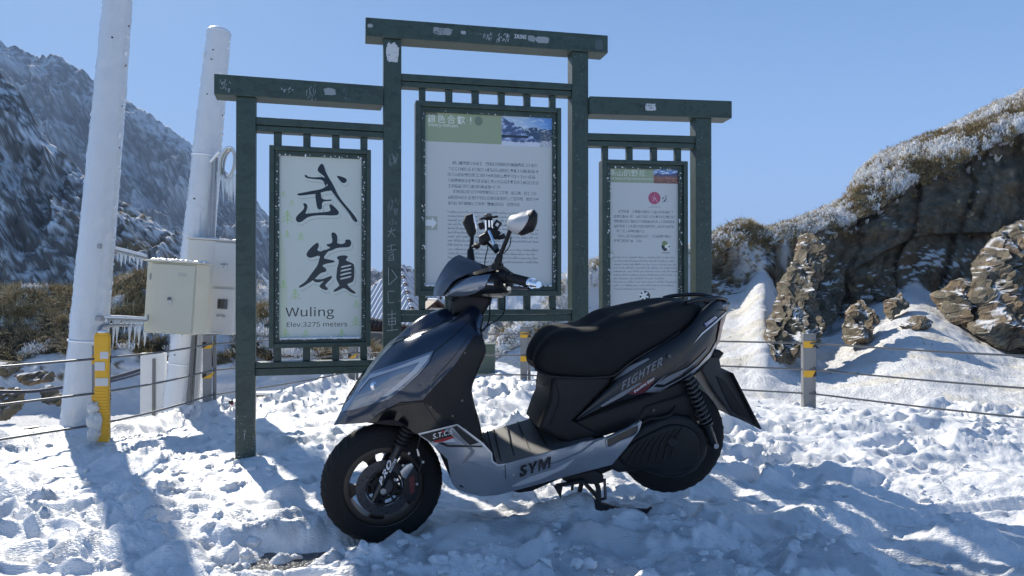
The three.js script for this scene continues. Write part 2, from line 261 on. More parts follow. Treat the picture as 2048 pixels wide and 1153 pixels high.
function bankSurface(px, v) {
  const p = bankPoint(px, v), rock = sstep(v, 0.30, 0.40) * (1 - sstep(v, 0.64, 0.72)) * sstep(px, 1360, 1440), turf = sstep(v, 0.66, 0.72);
  const dir = V(p.x, 0, p.z).normalize();
  let m = 0.10 * fbm3(p.x * 0.9, p.y * 0.9, p.z * 0.9, 3) * (0.3 + rock) + rock * (0.50 * fbm3(p.x * 0.75 + 5, p.y * 0.9, p.z * 0.7, 4) + 0.20 * slate(p, 1.3) + 0.09 * slate(p, 4.1) + 0.03 * n3(p.x * 9, p.y * 9, p.z * 9));
  m += turf * 0.10 * fbm3(p.x * 2.6, p.y * 2.6, p.z * 2.6, 3);
  p.addScaledVector(dir, m); p.y += 0.022 * fbm2(p.x * 5, p.z * 5, 3) + 0.05 * (1 - rock) * fbm2(p.x * 1.1, p.z * 1.1, 3) ; return p;
}
const bankAt = (px, py) => { // point of the bank under a pixel
  let best = null, e = 1e9; for (let k = 0; k <= 200; k++) { const p = bankPoint(px, k / 244), q = HORIZON - (p.y - CAM_H) / -p.z * FPX; if (Math.abs(q - py) < e) { e = Math.abs(q - py); best = p; } } return best;
};
const rockBump = dataTex(512, (u, v) => 0.5 + 0.35 * tnoise(u, v * 0.4, 40) + 0.3 * tnoise(u, v, 120) + 0.15 * tnoise(u, v, 240));
const rockMat = std(1, 1, 1, 0.95, 0, { specularIntensity: 0.25, vertexColors: true, bumpMap: rockBump, bumpScale: 0.02 });
const rockTone = (p) => { const a = 0.5 + 0.5 * strata(p, 1.4), b = 0.5 + 0.5 * fbm3(p.x * 0.8, p.y * 0.8, p.z * 0.8, 3), rust = sstep(n3(p.x * 1.7, p.y * 1.7, p.z * 1.7), -0.1, 0.7); const k = 0.10 + 0.16 * a * b + 0.07 * sstep(n3(p.x * 9, p.y * 4, p.z * 9), 0.2, 0.8); return [k * (1.15 + 0.35 * rust), k * (1.0 + 0.12 * rust), k * 0.74]; };
{
  const pxs = []; for (let p = 900; p < 2900;) { pxs.push(p); p += p > 2120 ? 16 : 4; }
  const R = 300, g = sheet(pxs.length, R, (i, j) => bankSurface(pxs[i], j / (R - 1)), (p, n, i, j) => {
    const px = pxs[i], v = j / (R - 1), rock = sstep(v + 0.05 * n3(p.x * 1.5, p.y * 1.5, p.z * 1.5), 0.325, 0.36) * (1 - sstep(v, 0.65, 0.69)) * sstep(px, 1370, 1430), turf = sstep(v + 0.02 * n3(p.x * 4, p.y * 4, p.z * 4), 0.66, 0.69);
    // wind-blown grit lies on the apron in patches
    const grit = sstep(fbm2(p.x * 0.7 + 3, p.z * 0.9, 3) + 0.25 * n2(p.x * 9, p.z * 9), 0.02, 0.45) * (1 - sstep(v, 0.28, 0.34));
    const snow = mix3([1, 1, 1], [1.0, 0.93, 0.78], grit * 0.75), spot = sstep(n2b(p.x * 13, p.z * 13), 0.74, 0.9) * sstep(n2(p.x * 1.3, p.z * 1.3), -0.1, 0.5) * (1 - rock);
    // snow lodged on ledges: patches with ragged edges
    const lodge = sstep(n.y + 0.5 * fbm3(p.x * 1.3 + 9, p.y * 1.3, p.z * 1.3, 4) + 0.22 * n3(p.x * 7, p.y * 7, p.z * 7) - 0.55 * sstep(px, 1620, 1720) * sstep(v, 0.42, 0.5), 0.62, 0.74), gully = sstep(n3(p.x * 0.7 + 2, p.y * 0.45, 3) - Math.abs(px - 1520) / 160 * 0.5, -0.15, 0.1) * (1 - sstep(Math.abs(px - 1535), 40, 85));
    const rk = mix3(rockTone(p), SNOW, Math.max(lodge, gully * 0.9));
    const soil = mix3([0.16, 0.105, 0.05], SNOW, sstep(fbm3(p.x * 2, p.y * 2, p.z * 2, 3) + 0.3 * n3(p.x * 9, p.y * 9, p.z * 9), 0.0, 0.3));
    let c = mix3(snow.map((q, k) => q * SNOW[k]), [0.2, 0.17, 0.13], spot * 0.6); c = mix3(c, rk, rock); return mix3(c, soil, turf);
  });
  struct('hillside_terrain', g, rockMat);
}
// separate slate outcrops: outlines read off the bank, each a solid with strata
function outcrop(poly, sink, label, bulge = 0.3, seed = 1, dist = 0) {
  const cx = poly.reduce((s, p) => s + p[0], 0) / poly.length, cy = poly.reduce((s, p) => s + p[1], 0) / poly.length;
  const c = bankAt(cx, Math.max(...poly.map((p) => p[1])) - 4), d = dist || -c.z - sink * 0.45 + 0.18, tris = gridMesh(poly, Math.max(2.6, Math.sqrt(Math.abs(THREE.ShapeUtils.area(poly.map((p) => new THREE.Vector2(...p))))) / 52)), pos = [], N = tris.pts.length;
  const rim = (q) => { let m = 1e9; for (let i = 0; i < poly.length; i++) { const a = poly[i], b = poly[(i + 1) % poly.length], dx = b[0] - a[0], dy = b[1] - a[1], t = clamp(((q[0] - a[0]) * dx + (q[1] - a[1]) * dy) / (dx * dx + dy * dy), 0, 1); m = Math.min(m, Math.hypot(q[0] - a[0] - t * dx, q[1] - a[1] - t * dy)); } return m; };
  const size = Math.max(...poly.map((p) => Math.hypot(p[0] - cx, p[1] - cy)));
  for (const side of [1, -1]) for (const q of tris.pts) {
    const e = Math.min(1, rim(q) / (size * 0.22)), p = at(q[0], q[1], d + (cy - q[1]) * (dist ? 0.004 : 0.009)), s = Math.sqrt(e);
    const e2 = V(p.x, p.y, p.z + side * 3 + seed), k = side * bulge * s * (0.8 + 0.4 * fbm3(p.x * 1.5 + seed, p.y * 1.5, side * 2, 4) + 0.45 * slate(e2, 2.1) + 0.28 * slate(e2, 5.3) + 0.5 * fbm3(p.x * 3 + p.y * 1.4, p.y * 1.1 - p.x * 0.5, seed, 3) + 0.06 * n3(p.x * 16, p.y * 7, seed));
    p.z += k; p.x += 0.05 * n3(p.x * 4, p.y * 4, seed) + 0.02 * n3(p.x * 15, p.y * 15, seed); p.y += 0.05 * n3(p.x * 4, p.y * 4, seed + 9) + 0.02 * n3(p.x * 15, p.y * 15, seed + 4); pos.push(p.x, p.y, p.z);
  }
  const idx = []; for (const [a, b, e] of tris.tri) { idx.push(a, b, e, a + N, e + N, b + N); }
  let g = new THREE.BufferGeometry(); g.setAttribute('position', new THREE.Float32BufferAttribute(pos, 3)); g.setIndex(idx); g = mergeVertices(g, 1e-4); g.computeVertexNormals(); g = toCreasedNormals(g, 0.35);
  const P = V(0, 0, 0), Nn = V(0, 0, 0), col = [];
  for (let i = 0; i < g.attributes.position.count; i++) {
    P.fromBufferAttribute(g.attributes.position, i); Nn.fromBufferAttribute(g.attributes.normal, i);
    const lodge = sstep(Nn.y + 0.55 * fbm3(P.x * 2.6 + 2, P.y * 2.6, P.z * 2.6, 3) + 0.2 * n3(P.x * 12, P.y * 12, P.z * 12), 0.92, 1.02); col.push(...mix3(rockTone(P), SNOW, lodge));
  }
  g.setAttribute('color', new THREE.Float32BufferAttribute(col, 3)); planarUV(g, 0.7);
  single('rock_outcrop', g, rockMat, label, 'rock', dist ? 'dark rocks on the bank below the poles' : 'slate outcrops in the snow apron');
}
function gridMesh(poly, step) { // even cells inside an outline, border cells pulled onto it
  const inside = (x, y) => { let c = false; for (let i = 0, j = poly.length - 1; i < poly.length; j = i++) { const [a, b] = poly[i], [e, f] = poly[j]; if ((b > y) !== (f > y) && x < (e - a) * (y - b) / (f - b) + a) c = !c; } return c; };
  const snap = (x, y) => { let m = 1e9, best = [x, y]; for (let i = 0; i < poly.length; i++) { const a = poly[i], b = poly[(i + 1) % poly.length], dx = b[0] - a[0], dy = b[1] - a[1], t = clamp(((x - a[0]) * dx + (y - a[1]) * dy) / (dx * dx + dy * dy), 0, 1), q = [a[0] + t * dx, a[1] + t * dy], d = Math.hypot(q[0] - x, q[1] - y); if (d < m) { m = d; best = q; } } return best; };
  const x0 = Math.min(...poly.map((p) => p[0])), x1 = Math.max(...poly.map((p) => p[0])), y0 = Math.min(...poly.map((p) => p[1])), y1 = Math.max(...poly.map((p) => p[1])), pts = [], tri = [], id = new Map();
  const vert = (i, j) => { const k = (i + 5) * 10000 + j + 5; if (!id.has(k)) { const x = x0 + i * step, y = y0 + j * step; id.set(k, pts.length); pts.push(inside(x, y) ? [x, y] : snap(x, y)); } return id.get(k); };
  for (let i = -1; x0 + i * step < x1; i++) for (let j = -1; y0 + j * step < y1; j++) if ([[0, 0], [1, 0], [0, 1], [1, 1], [0.5, 0.5]].some(([a, b]) => inside(x0 + (i + a) * step, y0 + (j + b) * step))) { const a = vert(i, j), b = vert(i + 1, j), c = vert(i, j + 1), d = vert(i + 1, j + 1); tri.push([a, c, b], [b, c, d]); }
  return { pts, tri };
}
function refine(poly, levels) { // triangulate an outline and split every triangle evenly
  const sh = poly.map((p) => new THREE.Vector2(p[0], p[1])); if (!THREE.ShapeUtils.isClockWise(sh)) sh.reverse();
  const pts = sh.map((p) => [p.x, p.y]); let tri = THREE.ShapeUtils.triangulateShape(sh, []);
  for (let l = 0; l < levels; l++) {
    const mid = new Map(), m = (a, b) => { const k = a < b ? a * 1e6 + b : b * 1e6 + a; if (!mid.has(k)) { mid.set(k, pts.length); pts.push([(pts[a][0] + pts[b][0]) / 2, (pts[a][1] + pts[b][1]) / 2]); } return mid.get(k); };
    tri = tri.flatMap(([a, b, c]) => { const x = m(a, b), y = m(b, c), z = m(c, a); return [[a, x, z], [x, b, y], [z, y, c], [x, y, z]]; });
  }
  return { pts, tri };
}
outcrop([[1600, 468], [1640, 480], [1652, 520], [1640, 560], [1622, 600], [1648, 640], [1625, 700], [1590, 728], [1522, 730], [1532, 650], [1560, 580], [1585, 520]], -0.45, 'tall slate rib with snow caught in its layers, ending above the cable fence', 0.42, 1);
outcrop([[1962, 500], [2010, 452], [2100, 420], [2210, 500], [2190, 690], [2048, 702], [1990, 692], [1945, 668], [1962, 620], [1937, 600]], -0.5, 'largest brown slate outcrop, standing at the foot of the cliff', 0.5, 2);
outcrop([[1876, 592], [1920, 556], [1962, 578], [1975, 640], [1940, 662], [1898, 640]], -0.1, 'rounded dark rock touching the largest brown outcrop', 0.36, 3);
outcrop([[1692, 655], [1702, 612], [1726, 600], [1746, 640], [1736, 682], [1700, 690]], 0.35, 'upright dark rock with a snow cap on the shaded apron', 0.28, 4);
outcrop([[1735, 568], [1760, 552], [1786, 556], [1794, 588], [1752, 606]], 0.2, 'small dark rock highest up on the shaded apron', 0.25, 5);
outcrop([[1770, 612], [1798, 588], [1814, 608], [1784, 640]], 0.15, 'narrow tilted rock poking out of the snow below the cliff', 0.2, 6);
outcrop([[1800, 648], [1830, 636], [1852, 642], [1850, 660], [1818, 662]], 0.12, 'low flat rock almost buried in the apron', 0.18, 7);
outcrop([[1645, 560], [1680, 530], [1692, 580], [1668, 640], [1640, 672], [1628, 610]], -0.1, 'blocky dark rock leaning against the tall slate rib', 0.3, 8);

for (const [poly, d, label, b, k] of [
  [[[-30, 806], [-10, 782], [26, 776], [46, 788], [44, 810], [26, 838], [0, 828]], 8.6, 'dark rock lowest on the bank, farthest from the shrubs', 0.2, 21], [[[78, 780], [104, 770], [132, 788], [118, 816], [96, 806]], 8.9, 'small dark rock in shaded snow close to the taller pole', 0.14, 22],
  [[[30, 750], [62, 742], [100, 745], [112, 758], [88, 768], [46, 766]], 9.8, 'broad low rock on the shaded bank behind the taller pole', 0.22, 23], [[[-60, 735], [-20, 715], [25, 722], [30, 748], [-30, 760]], 10.4, 'dark rock just under the shrubs at the bank foot', 0.2, 24]]) outcrop(poly, 0, label, b, k, d);

// ---------- bank beyond the left edge of the lot ----------
const LX = [-700, -300, 0, 190, 260, 330, 470, 560, 640, 730, 820, 950];
const leftTop = table(LX, [548, 566, 584, 578, 556, 560, 575, 592, 640, 690, 716, 742]);
const leftEdge = table([-700, -300, 0, 190, 330, 470, 560, 730, 950], [3.2, 3.8, 4.6, 5.2, 6.0, 6.7, 7.2, 9.2, 9.9]);
function leftPoint(px, v) {
  const dE = leftEdge(px) - 0.35, a = V((px - 1024) / FPX * dE, -0.32, -dE), f = sstep(px, 560, 800), d1 = lerp(11, 11.2, f), b = at(px, lerp(832, 800, f), d1), c = at(px, lerp(716, 752, f), d1 + 0.85), e = at(px, leftTop(px), d1 + lerp(2.6, 1.8, f));
  const pts = [a, b, c, e, V(e.x * 1.35, e.y - 1.6, e.z - 6), V(e.x * 3.2, e.y - 6, e.z - 34)], u = v * 5, i = Math.min(4, Math.floor(u)), t = u - i;
  return pts[i].clone().lerp(pts[i + 1], t);
}
{
  const C = 330, R = 170, g = sheet(C, R, (i, j) => { const px = -700 + i * 5, v = j / (R - 1), p = leftPoint(px, v), k = sstep(v, 0.05, 0.25); p.y += k * (0.10 * fbm2(p.x * 0.9, p.z * 0.9, 4) + 0.03 * fbm2(p.x * 4, p.z * 4, 3)); p.z += k * 0.35 * fbm3(p.x * 0.7, p.y * 1.2, 4, 4); return p; }, (p, n, i, j) => {
    const v = j / (R - 1), px = -700 + i * 5, soil = sstep(fbm3(p.x * 0.8, p.y * 1.6, p.z * 0.8, 4) + 0.2 * n3(p.x * 6, p.y * 6, p.z * 6) + (v - 0.40) * 2.2 - 0.5 * (1 - sstep(v, 0.3, 0.42)) * sstep(px, 150, 330), -0.05, 0.12) * sstep(v, 0.2, 0.3);
    return mix3(SNOW, mix3([0.10, 0.07, 0.04], [0.22, 0.16, 0.08], 0.5 + 0.5 * n3(p.x * 5, p.y * 5, p.z * 5)), soil);
  });
  struct('snow_bank', g, rockMat);
}

// ---------- mountains ----------
const peakMat = std(1, 1, 1, 0.95, 0, { vertexColors: true, specularIntensity: 0.2 });
function mountain(xs, sky, o) {
  const top = table(xs, sky), R = o.rows, x0 = xs[0], x1 = xs[xs.length - 1], cols = []; for (let p = x0; p < x1; p += p < -90 || p > 1250 ? 22 : o.step) cols.push(p); cols.push(x1); const C = cols.length;
  const g = sheet(C, R, (i, j) => {
    const px = cols[i], v = j / (R - 1), s = o.size;
    let p;
    if (v < 0.8) { const t = v / 0.8; p = at(px, lerp(o.base, top(px), t), lerp(o.near, o.far, Math.pow(t, o.bend ?? 1))); } else { const t = (v - 0.8) / 0.2, c = at(px, top(px), o.far); p = V(c.x * (1 + 0.3 * t), c.y - t * s * 2.2, c.z * (1 + 0.45 * t)); }
    const u = p.x / s, w = p.y / s, env = sstep(v, 0, 0.12);
    // gullies run down and to the right across the face
    const a = u * 0.78 + w * 0.62, b = -u * 0.62 + w * 0.78, ridge = (f, k) => 1 - Math.abs(n2(a * f * 2.2 + k + 0.3 * n2(u * 2, w * 2), b * f * 0.9)) * 2;
    const m = s * env * (0.13 * ridge(0.8, 3) + 0.075 * ridge(2, 7) + 0.03 * ridge(4.6, 11) + 0.10 * fbm3(u * 4, w * 4, p.z / s * 4, 5) + 0.024 * n3(u * 16, w * 16, p.z / s * 16) + 0.012 * n3(u * 34, w * 34, p.z / s * 34)), back = v < 0.8 ? 1 - 0.75 * sstep(v, 0.62, 0.8) : 0.25;
    p.z += m * 0.55 * back; p.y += m * 0.7 * back + s * env * 0.012 * fbm2(u * 16, w * 3, 4); return p;
  }, (p, n, i, j) => {
    const u = p.x / o.size, w = p.y / o.size, a = u * 0.75 + w * 0.66, b = -u * 0.62 + w * 0.75;
    const q = 0.55 * fbm2(a * 5, b * 2.2, 4) + 0.4 * fbm2(a * 14, b * 10, 3, n2b) + 1.0 * fbm3(u * 20, w * 20, p.z / o.size * 20, 3) + 0.5 * (n.y - 0.6), px = cols[i];
    const snow = sstep(q, o.snow - 0.42, o.snow + 0.42), rock = mix3([0.10, 0.10, 0.10], o.rock, 0.5 + 0.5 * fbm2(u * 3, w * 3, 3)), gr = o.grass ? o.grass(px, j / (R - 1)) * sstep(fbm2(u * 6 + 5, w * 6, 3), -0.25, 0.2) : 0;
    return mix3(mix3(rock, [0.20, 0.14, 0.06], gr), SNOW, snow * (o.cover ?? 0.85));
  });
  struct('mountain', g, peakMat);
}
mountain([-900, -500, -250, -100, 0, 60, 130, 200, 300, 390, 470, 540, 620, 700, 770, 850], [-260, -120, -20, 45, 82, 108, 130, 172, 238, 292, 362, 428, 482, 522, 548, 570], { step: 2.6, rows: 280, base: 640, near: 370, far: 560, size: 120, snow: 0.02, rock: [0.20, 0.19, 0.17], cover: 0.72 });
mountain([-900, -500, -250, 0, 50, 95, 131, 169, 234, 281, 328, 365, 420, 500, 600, 700], [-120, 20, 70, 150, 206, 286, 314, 352, 399, 432, 463, 482, 515, 552, 600, 640], { step: 2.8, rows: 230, base: 690, near: 78, far: 105, size: 26, snow: 0.08, rock: [0.14, 0.115, 0.085], cover: 0.9, grass: (px, v) => sstep(px, 180, 260) });
mountain([300, 500, 640, 745, 780, 830, 900, 1000, 1090, 1132, 1165, 1300, 1500, 1900, 2400], [520, 540, 545, 536, 546, 556, 560, 578, 574, 560, 574, 560, 556, 560, 540], { step: 5, rows: 120, base: 690, near: 1500, far: 2600, size: 420, snow: -0.05, rock: [0.10, 0.11, 0.11], cover: 0.7 });
mountain([400, 600, 760, 860, 960, 1010, 1060, 1150, 1300, 1500], [640, 632, 640, 655, 640, 652, 668, 690, 690, 690], { step: 5, rows: 90, base: 740, near: 190, far: 330, size: 60, snow: 0.16, rock: [0.06, 0.065, 0.06], cover: 0.8 });

// ---------- frosted turf and dwarf bamboo (uncountable) ----------
function tuft(seed, n, h, curl, wide) { // a clump of bent blades
  const r = rng(seed), pos = [], idx = [];
  for (let k = 0; k < n; k++) {
    const a = r() * 6.283, len = h * (0.6 + 0.7 * r()), lean = curl * (0.3 + r()), w = wide * (0.7 + 0.6 * r()), bx = (r() - 0.5) * h * 0.7, bz = (r() - 0.5) * h * 0.7, c = Math.cos(a), s = Math.sin(a), i0 = pos.length / 3;
    for (let q = 0; q <= 3; q++) { const t = q / 3, o = lean * len * t * t, y = len * (t - 0.35 * lean * t * t), ww = w * (1 - t * 0.85) + 0.0008; pos.push(bx + c * o - s * ww, y, bz + s * o + c * ww, bx + c * o + s * ww, y, bz + s * o - c * ww); }
    for (let q = 0; q < 3; q++) { const i = i0 + q * 2; idx.push(i, i + 1, i + 2, i + 1, i + 3, i + 2); }
  }
  const g = new THREE.BufferGeometry(); g.setAttribute('position', new THREE.Float32BufferAttribute(pos, 3)); g.setIndex(idx); g.computeVertexNormals(); return g;
}
function rime(seed, n, h) { // a clump of twigs thick with rime
  const r = rng(seed), list = [];
  for (let k = 0; k < n; k++) { const a = r() * 6.283, l = h * (0.5 + 0.8 * r()), o = 0.75 * r(), b = V((r() - 0.5) * h * 0.8, 0, (r() - 0.5) * h * 0.8), e = V(b.x + Math.cos(a) * o * l, l * (1 - 0.3 * o), b.z + Math.sin(a) * o * l); list.push(rod(b, e, h * 0.035, h * 0.09, 5)); const s = h * (0.07 + 0.06 * r()); list.push(new THREE.IcosahedronGeometry(s, 0).translate(e.x, e.y, e.z)); }
  return merge(list);
}
function scatter(name, geo, mat, pts, cols, label, category) {
  const m = new THREE.InstancedMesh(geo, mat, pts.length), M = new THREE.Matrix4(), q = new THREE.Quaternion(), r = rng(pts.length + 5), c = new THREE.Color();
  pts.forEach(([p, s, up], i) => { q.setFromUnitVectors(V(0, 1, 0), up).multiply(new THREE.Quaternion().setFromAxisAngle(V(0, 1, 0), r() * 6.283)); M.compose(p, q, V(s, s * (0.8 + 0.4 * r()), s)); m.setMatrixAt(i, M); const k = cols[Math.floor(r() * cols.length)], f = 0.8 + 0.4 * r(); m.setColorAt(i, c.setRGB(k[0] * f, k[1] * f, k[2] * f)); });
  m.name = numbered(name); m.userData.kind = 'stuff'; tag(m, label, category); shade(m); scene.add(m); return m;
}
const bladeMat = std(1, 1, 1, 0.8, 0), rimeMat = std(1, 1, 1, 0.6, 0);
const GOLD = [[0.42, 0.30, 0.13], [0.36, 0.25, 0.11], [0.52, 0.41, 0.22], [0.29, 0.22, 0.11], [0.22, 0.18, 0.09]], RIME = [[0.86, 0.87, 0.89], [0.8, 0.8, 0.8], [0.78, 0.74, 0.66]];
{
  const r = rng(71), dry = [], ice = [];
  for (let k = 0; k < 16000; k++) {
    const px = 985 + Math.pow(r(), 0.9) * 1250, v = 0.655 + 0.17 * Math.pow(r(), 0.8) + (r() < 0.08 ? -0.03 : 0), p = bankSurface(px, v), up = V((r() - 0.5) * 0.8 - 0.1, 1, 0.55 - 2.2 * (v - 0.66) + (r() - 0.5) * 0.5).normalize();
    const icy = fbm3(p.x * 0.9, p.y * 0.9, p.z * 0.9, 3) + 0.25 * n3(p.x * 3.5, p.y * 3.5, p.z * 3.5) + 0.02 + (px < 1420 ? 0.35 : 0);
    (icy + (r() - 0.5) * 0.8 > 0 ? ice : dry).push([p, 0.7 + 0.9 * r(), up]);
  }
  for (let k = 0; k < 900; k++) { const px = 1005 + r() * 140, p = bankSurface(px, 0.74 + 0.09 * r()); (r() < 0.8 ? ice : dry).push([p, 1.3 + 1.2 * r(), V((r() - 0.5) * 0.6, 1, 0.3).normalize()]); }
  for (let k = 0; k < 500; k++) { const px = 1400 + r() * 560, v = 0.36 + 0.28 * r(), p = bankSurface(px, v); if (n3(p.x * 1.4, p.y * 1.4, p.z * 1.4) > 0.25) dry.push([p, 0.4 + 0.4 * r(), V(0, 0.6, 0.8)]); }
  scatter('turf_grass', tuft(5, 18, 0.09, 1.0, 0.0042), bladeMat, dry, GOLD, 'dry golden grass hanging over the edge of the slate cliff', 'grass');
  scatter('rime_frost', rime(9, 10, 0.062), rimeMat, ice, RIME, 'white rime frost crusting the turf along the cliff top', 'frost');
  const dl = [], il = [], bl = [];
  for (let k = 0; k < 15000; k++) {
    const px = -420 + r() * 1350, v = 0.40 + 0.22 * Math.pow(r(), 0.85), p = leftPoint(px, v); p.y += 0.10 * fbm2(p.x * 0.9, p.z * 0.9, 4); p.z += 0.35 * fbm3(p.x * 0.7, p.y * 1.2, 4, 4);
    const mask = fbm3(p.x * 0.8, p.y * 1.6, p.z * 0.8, 4) + (v - 0.40) * 2.2; if (mask < 0.10) continue;
    const up = V((r() - 0.5) * 0.7, 1, 0.6 + (r() - 0.5) * 0.5).normalize(), icy = n3(p.x * 1.5 + 8, p.y * 1.5, p.z * 1.5) + (px > 480 ? 0.5 : -0.3) + (r() - 0.5) * 0.5;
    icy > 0.1 ? il.push([p, 0.7 + 0.7 * r(), up]) : (v > 0.48 || r() < 0.55 ? dl : bl).push([p, 0.8 + 0.9 * r(), up]);
  }
  scatter('turf_grass', tuft(15, 18, 0.11, 0.9, 0.005), bladeMat, dl, GOLD, 'golden brown grass on the bank behind the icy poles', 'grass');
  scatter('dwarf_shrub', tuft(25, 18, 0.11, 0.9, 0.006), bladeMat, bl, [[0.09, 0.065, 0.04], [0.13, 0.09, 0.05], [0.06, 0.06, 0.035]], 'dark low shrub cover on the shaded side of the bank', 'shrubs');
  scatter('rime_frost', rime(19, 9, 0.07), rimeMat, il, RIME, 'white rime frost on the shrubs of the bank behind the sign', 'frost');
}

// thin mountain air: far ranges pale towards the sky
scene.fog = new THREE.FogExp2(0xb4cdf0, 0.0004);

// ---------- the three-part signboard ----------
function wingFrame(x, d, turn) { // vertical plane through (x, -d); t runs along it, n points to the camera side
  const c = Math.cos(turn), s = Math.sin(turn), o = V(x, 0, -d), T = V(c, 0, -s), N = V(s, 0, c);
  return { o, T, N, turn, hit(px, py, off = 0) { const e = at(px, py, 1).sub(V(0, CAM_H, 0)), k = (off - V(0, CAM_H, 0).sub(o).dot(N)) / e.dot(N), p = V(0, CAM_H, 0).addScaledVector(e, k); return [p.clone().sub(o).dot(T), p.y]; } };
}
const POST = 0.105, HP = POST / 2;
const postA = at(492, 700, 4.2 + HP), fL = wingFrame(postA.x, 4.2 + HP, 15.5 * Math.PI / 180);
const along = (f, px) => f.hit(px, 588, HP)[0];
const tB = along(fL, 785.5), postB = fL.o.clone().addScaledVector(fL.T, tB), fC = wingFrame(postB.x, -postB.z, 12 * Math.PI / 180);
const tC = along(fC, 1161), postC = fC.o.clone().addScaledVector(fC.T, tC), fR = wingFrame(postC.x, -postC.z, 7.3 * Math.PI / 180);
const tD = along(fR, 1408), postD = fR.o.clone().addScaledVector(fR.T, tD);
// weathered dark green paint: blotches where the top coat is gone, pale chips and scratches
const paintTex = dataTex(512, (u, v) => {
  const m = tnoise(u, v, 9) + 0.6 * tnoise(u, v, 26), k = 1 + 0.10 * tnoise(u, v, 60), blot = sstep(m + 0.3 * tnoise(u, v, 70), 0.28, 0.36), chip = sstep(tnoise(u, v, 95) + 0.6 * tnoise(u + 0.4, v, 30), 0.98, 1.06);
  const c = mix3([0.215 * k, 0.28 * k, 0.25 * k], [0.16, 0.21, 0.19], blot * 0.6); return mix3(c, [0.55, 0.57, 0.54], chip * 0.8);
}, true);
const paintBump = dataTex(256, (u, v) => 0.5 + 0.25 * tnoise(u, v, 30) + 0.25 * tnoise(u, v, 90));
const green = std(1, 1, 1, 0.42, 0, { map: paintTex, bumpMap: paintBump, bumpScale: 0.0012 });
const board = thing('information_signboard', 'dark green three-part information signboard with white panels behind the scooter', 'signboard');
const gbox = (w, h, d, r = 0.004) => { const g = box(w, h, d, 0, 0, 0, r); planarUV(g, 1.1); return g; };
function put(name, f, t0, t1, y0, y1, n0, n1, mat = green, parent = board, r = 0.004) { // a member spanning t, y and n in a wing's frame
  const m = part(name, gbox(t1 - t0, y1 - y0, n1 - n0, r), mat, parent), p = f.o.clone().addScaledVector(f.T, (t0 + t1) / 2).addScaledVector(f.N, (n0 + n1) / 2);
  m.position.set(p.x, (y0 + y1) / 2, p.z); m.rotation.y = f.turn;
  const uv = m.geometry.attributes.uv, du = hash(Math.round(p.x * 1e3), Math.round(y0 * 1e3), 5), dv = hash(Math.round(p.z * 1e3), Math.round(y1 * 1e3), 9); for (let i = 0; i < uv.count; i++) uv.setXY(i, uv.getX(i) + du, uv.getY(i) + dv);
  return m;
}
const yAt = (f, px, py, off = HP) => f.hit(px, py, off)[1];
const yMid = (f, a, b, off = HP) => (f.hit(a[0], a[1], off)[1] + f.hit(b[0], b[1], off)[1]) / 2;
// beams first: their heights carry the posts
const BO = HP + 0.02;
const bC = { y1: yMid(fC, [731, 37], [1215, 69], BO), y0: yMid(fC, [731, 75], [1215, 104], BO) };
const bL = { y1: yMid(fL, [428, 148], [767, 172], BO), y0: yMid(fL, [428, 189], [767, 210], BO) };
const bR = { y1: yMid(fR, [1182, 193], [1464, 202], BO), y0: yMid(fR, [1182, 229], [1464, 236], BO) };
const posts = {};
posts.A = put('post', fL, -HP, HP, -0.25, bL.y0, -HP, HP);
posts.B = put('post', fC, -HP, HP, -0.25, bC.y0, -HP, HP);
posts.C = put('post', fC, tC - HP, tC + HP, -0.25, bC.y0, -HP, HP);
posts.D = put('post', fR, tD - HP, tD + HP, -0.25, bR.y0, -HP, HP);
const beamC = put('top_beam', fC, fC.hit(731, 60, BO)[0], fC.hit(1216, 80, BO)[0], bC.y0, bC.y1, -BO, BO);
const beamL = put('top_beam', fL, fL.hit(428, 160, BO)[0], tB - HP - 0.006, bL.y0, bL.y1, -BO, BO);
const beamR = put('top_beam', fR, HP + 0.006, fR.hit(1464, 215, BO)[0], bR.y0, bR.y1, -BO, BO);
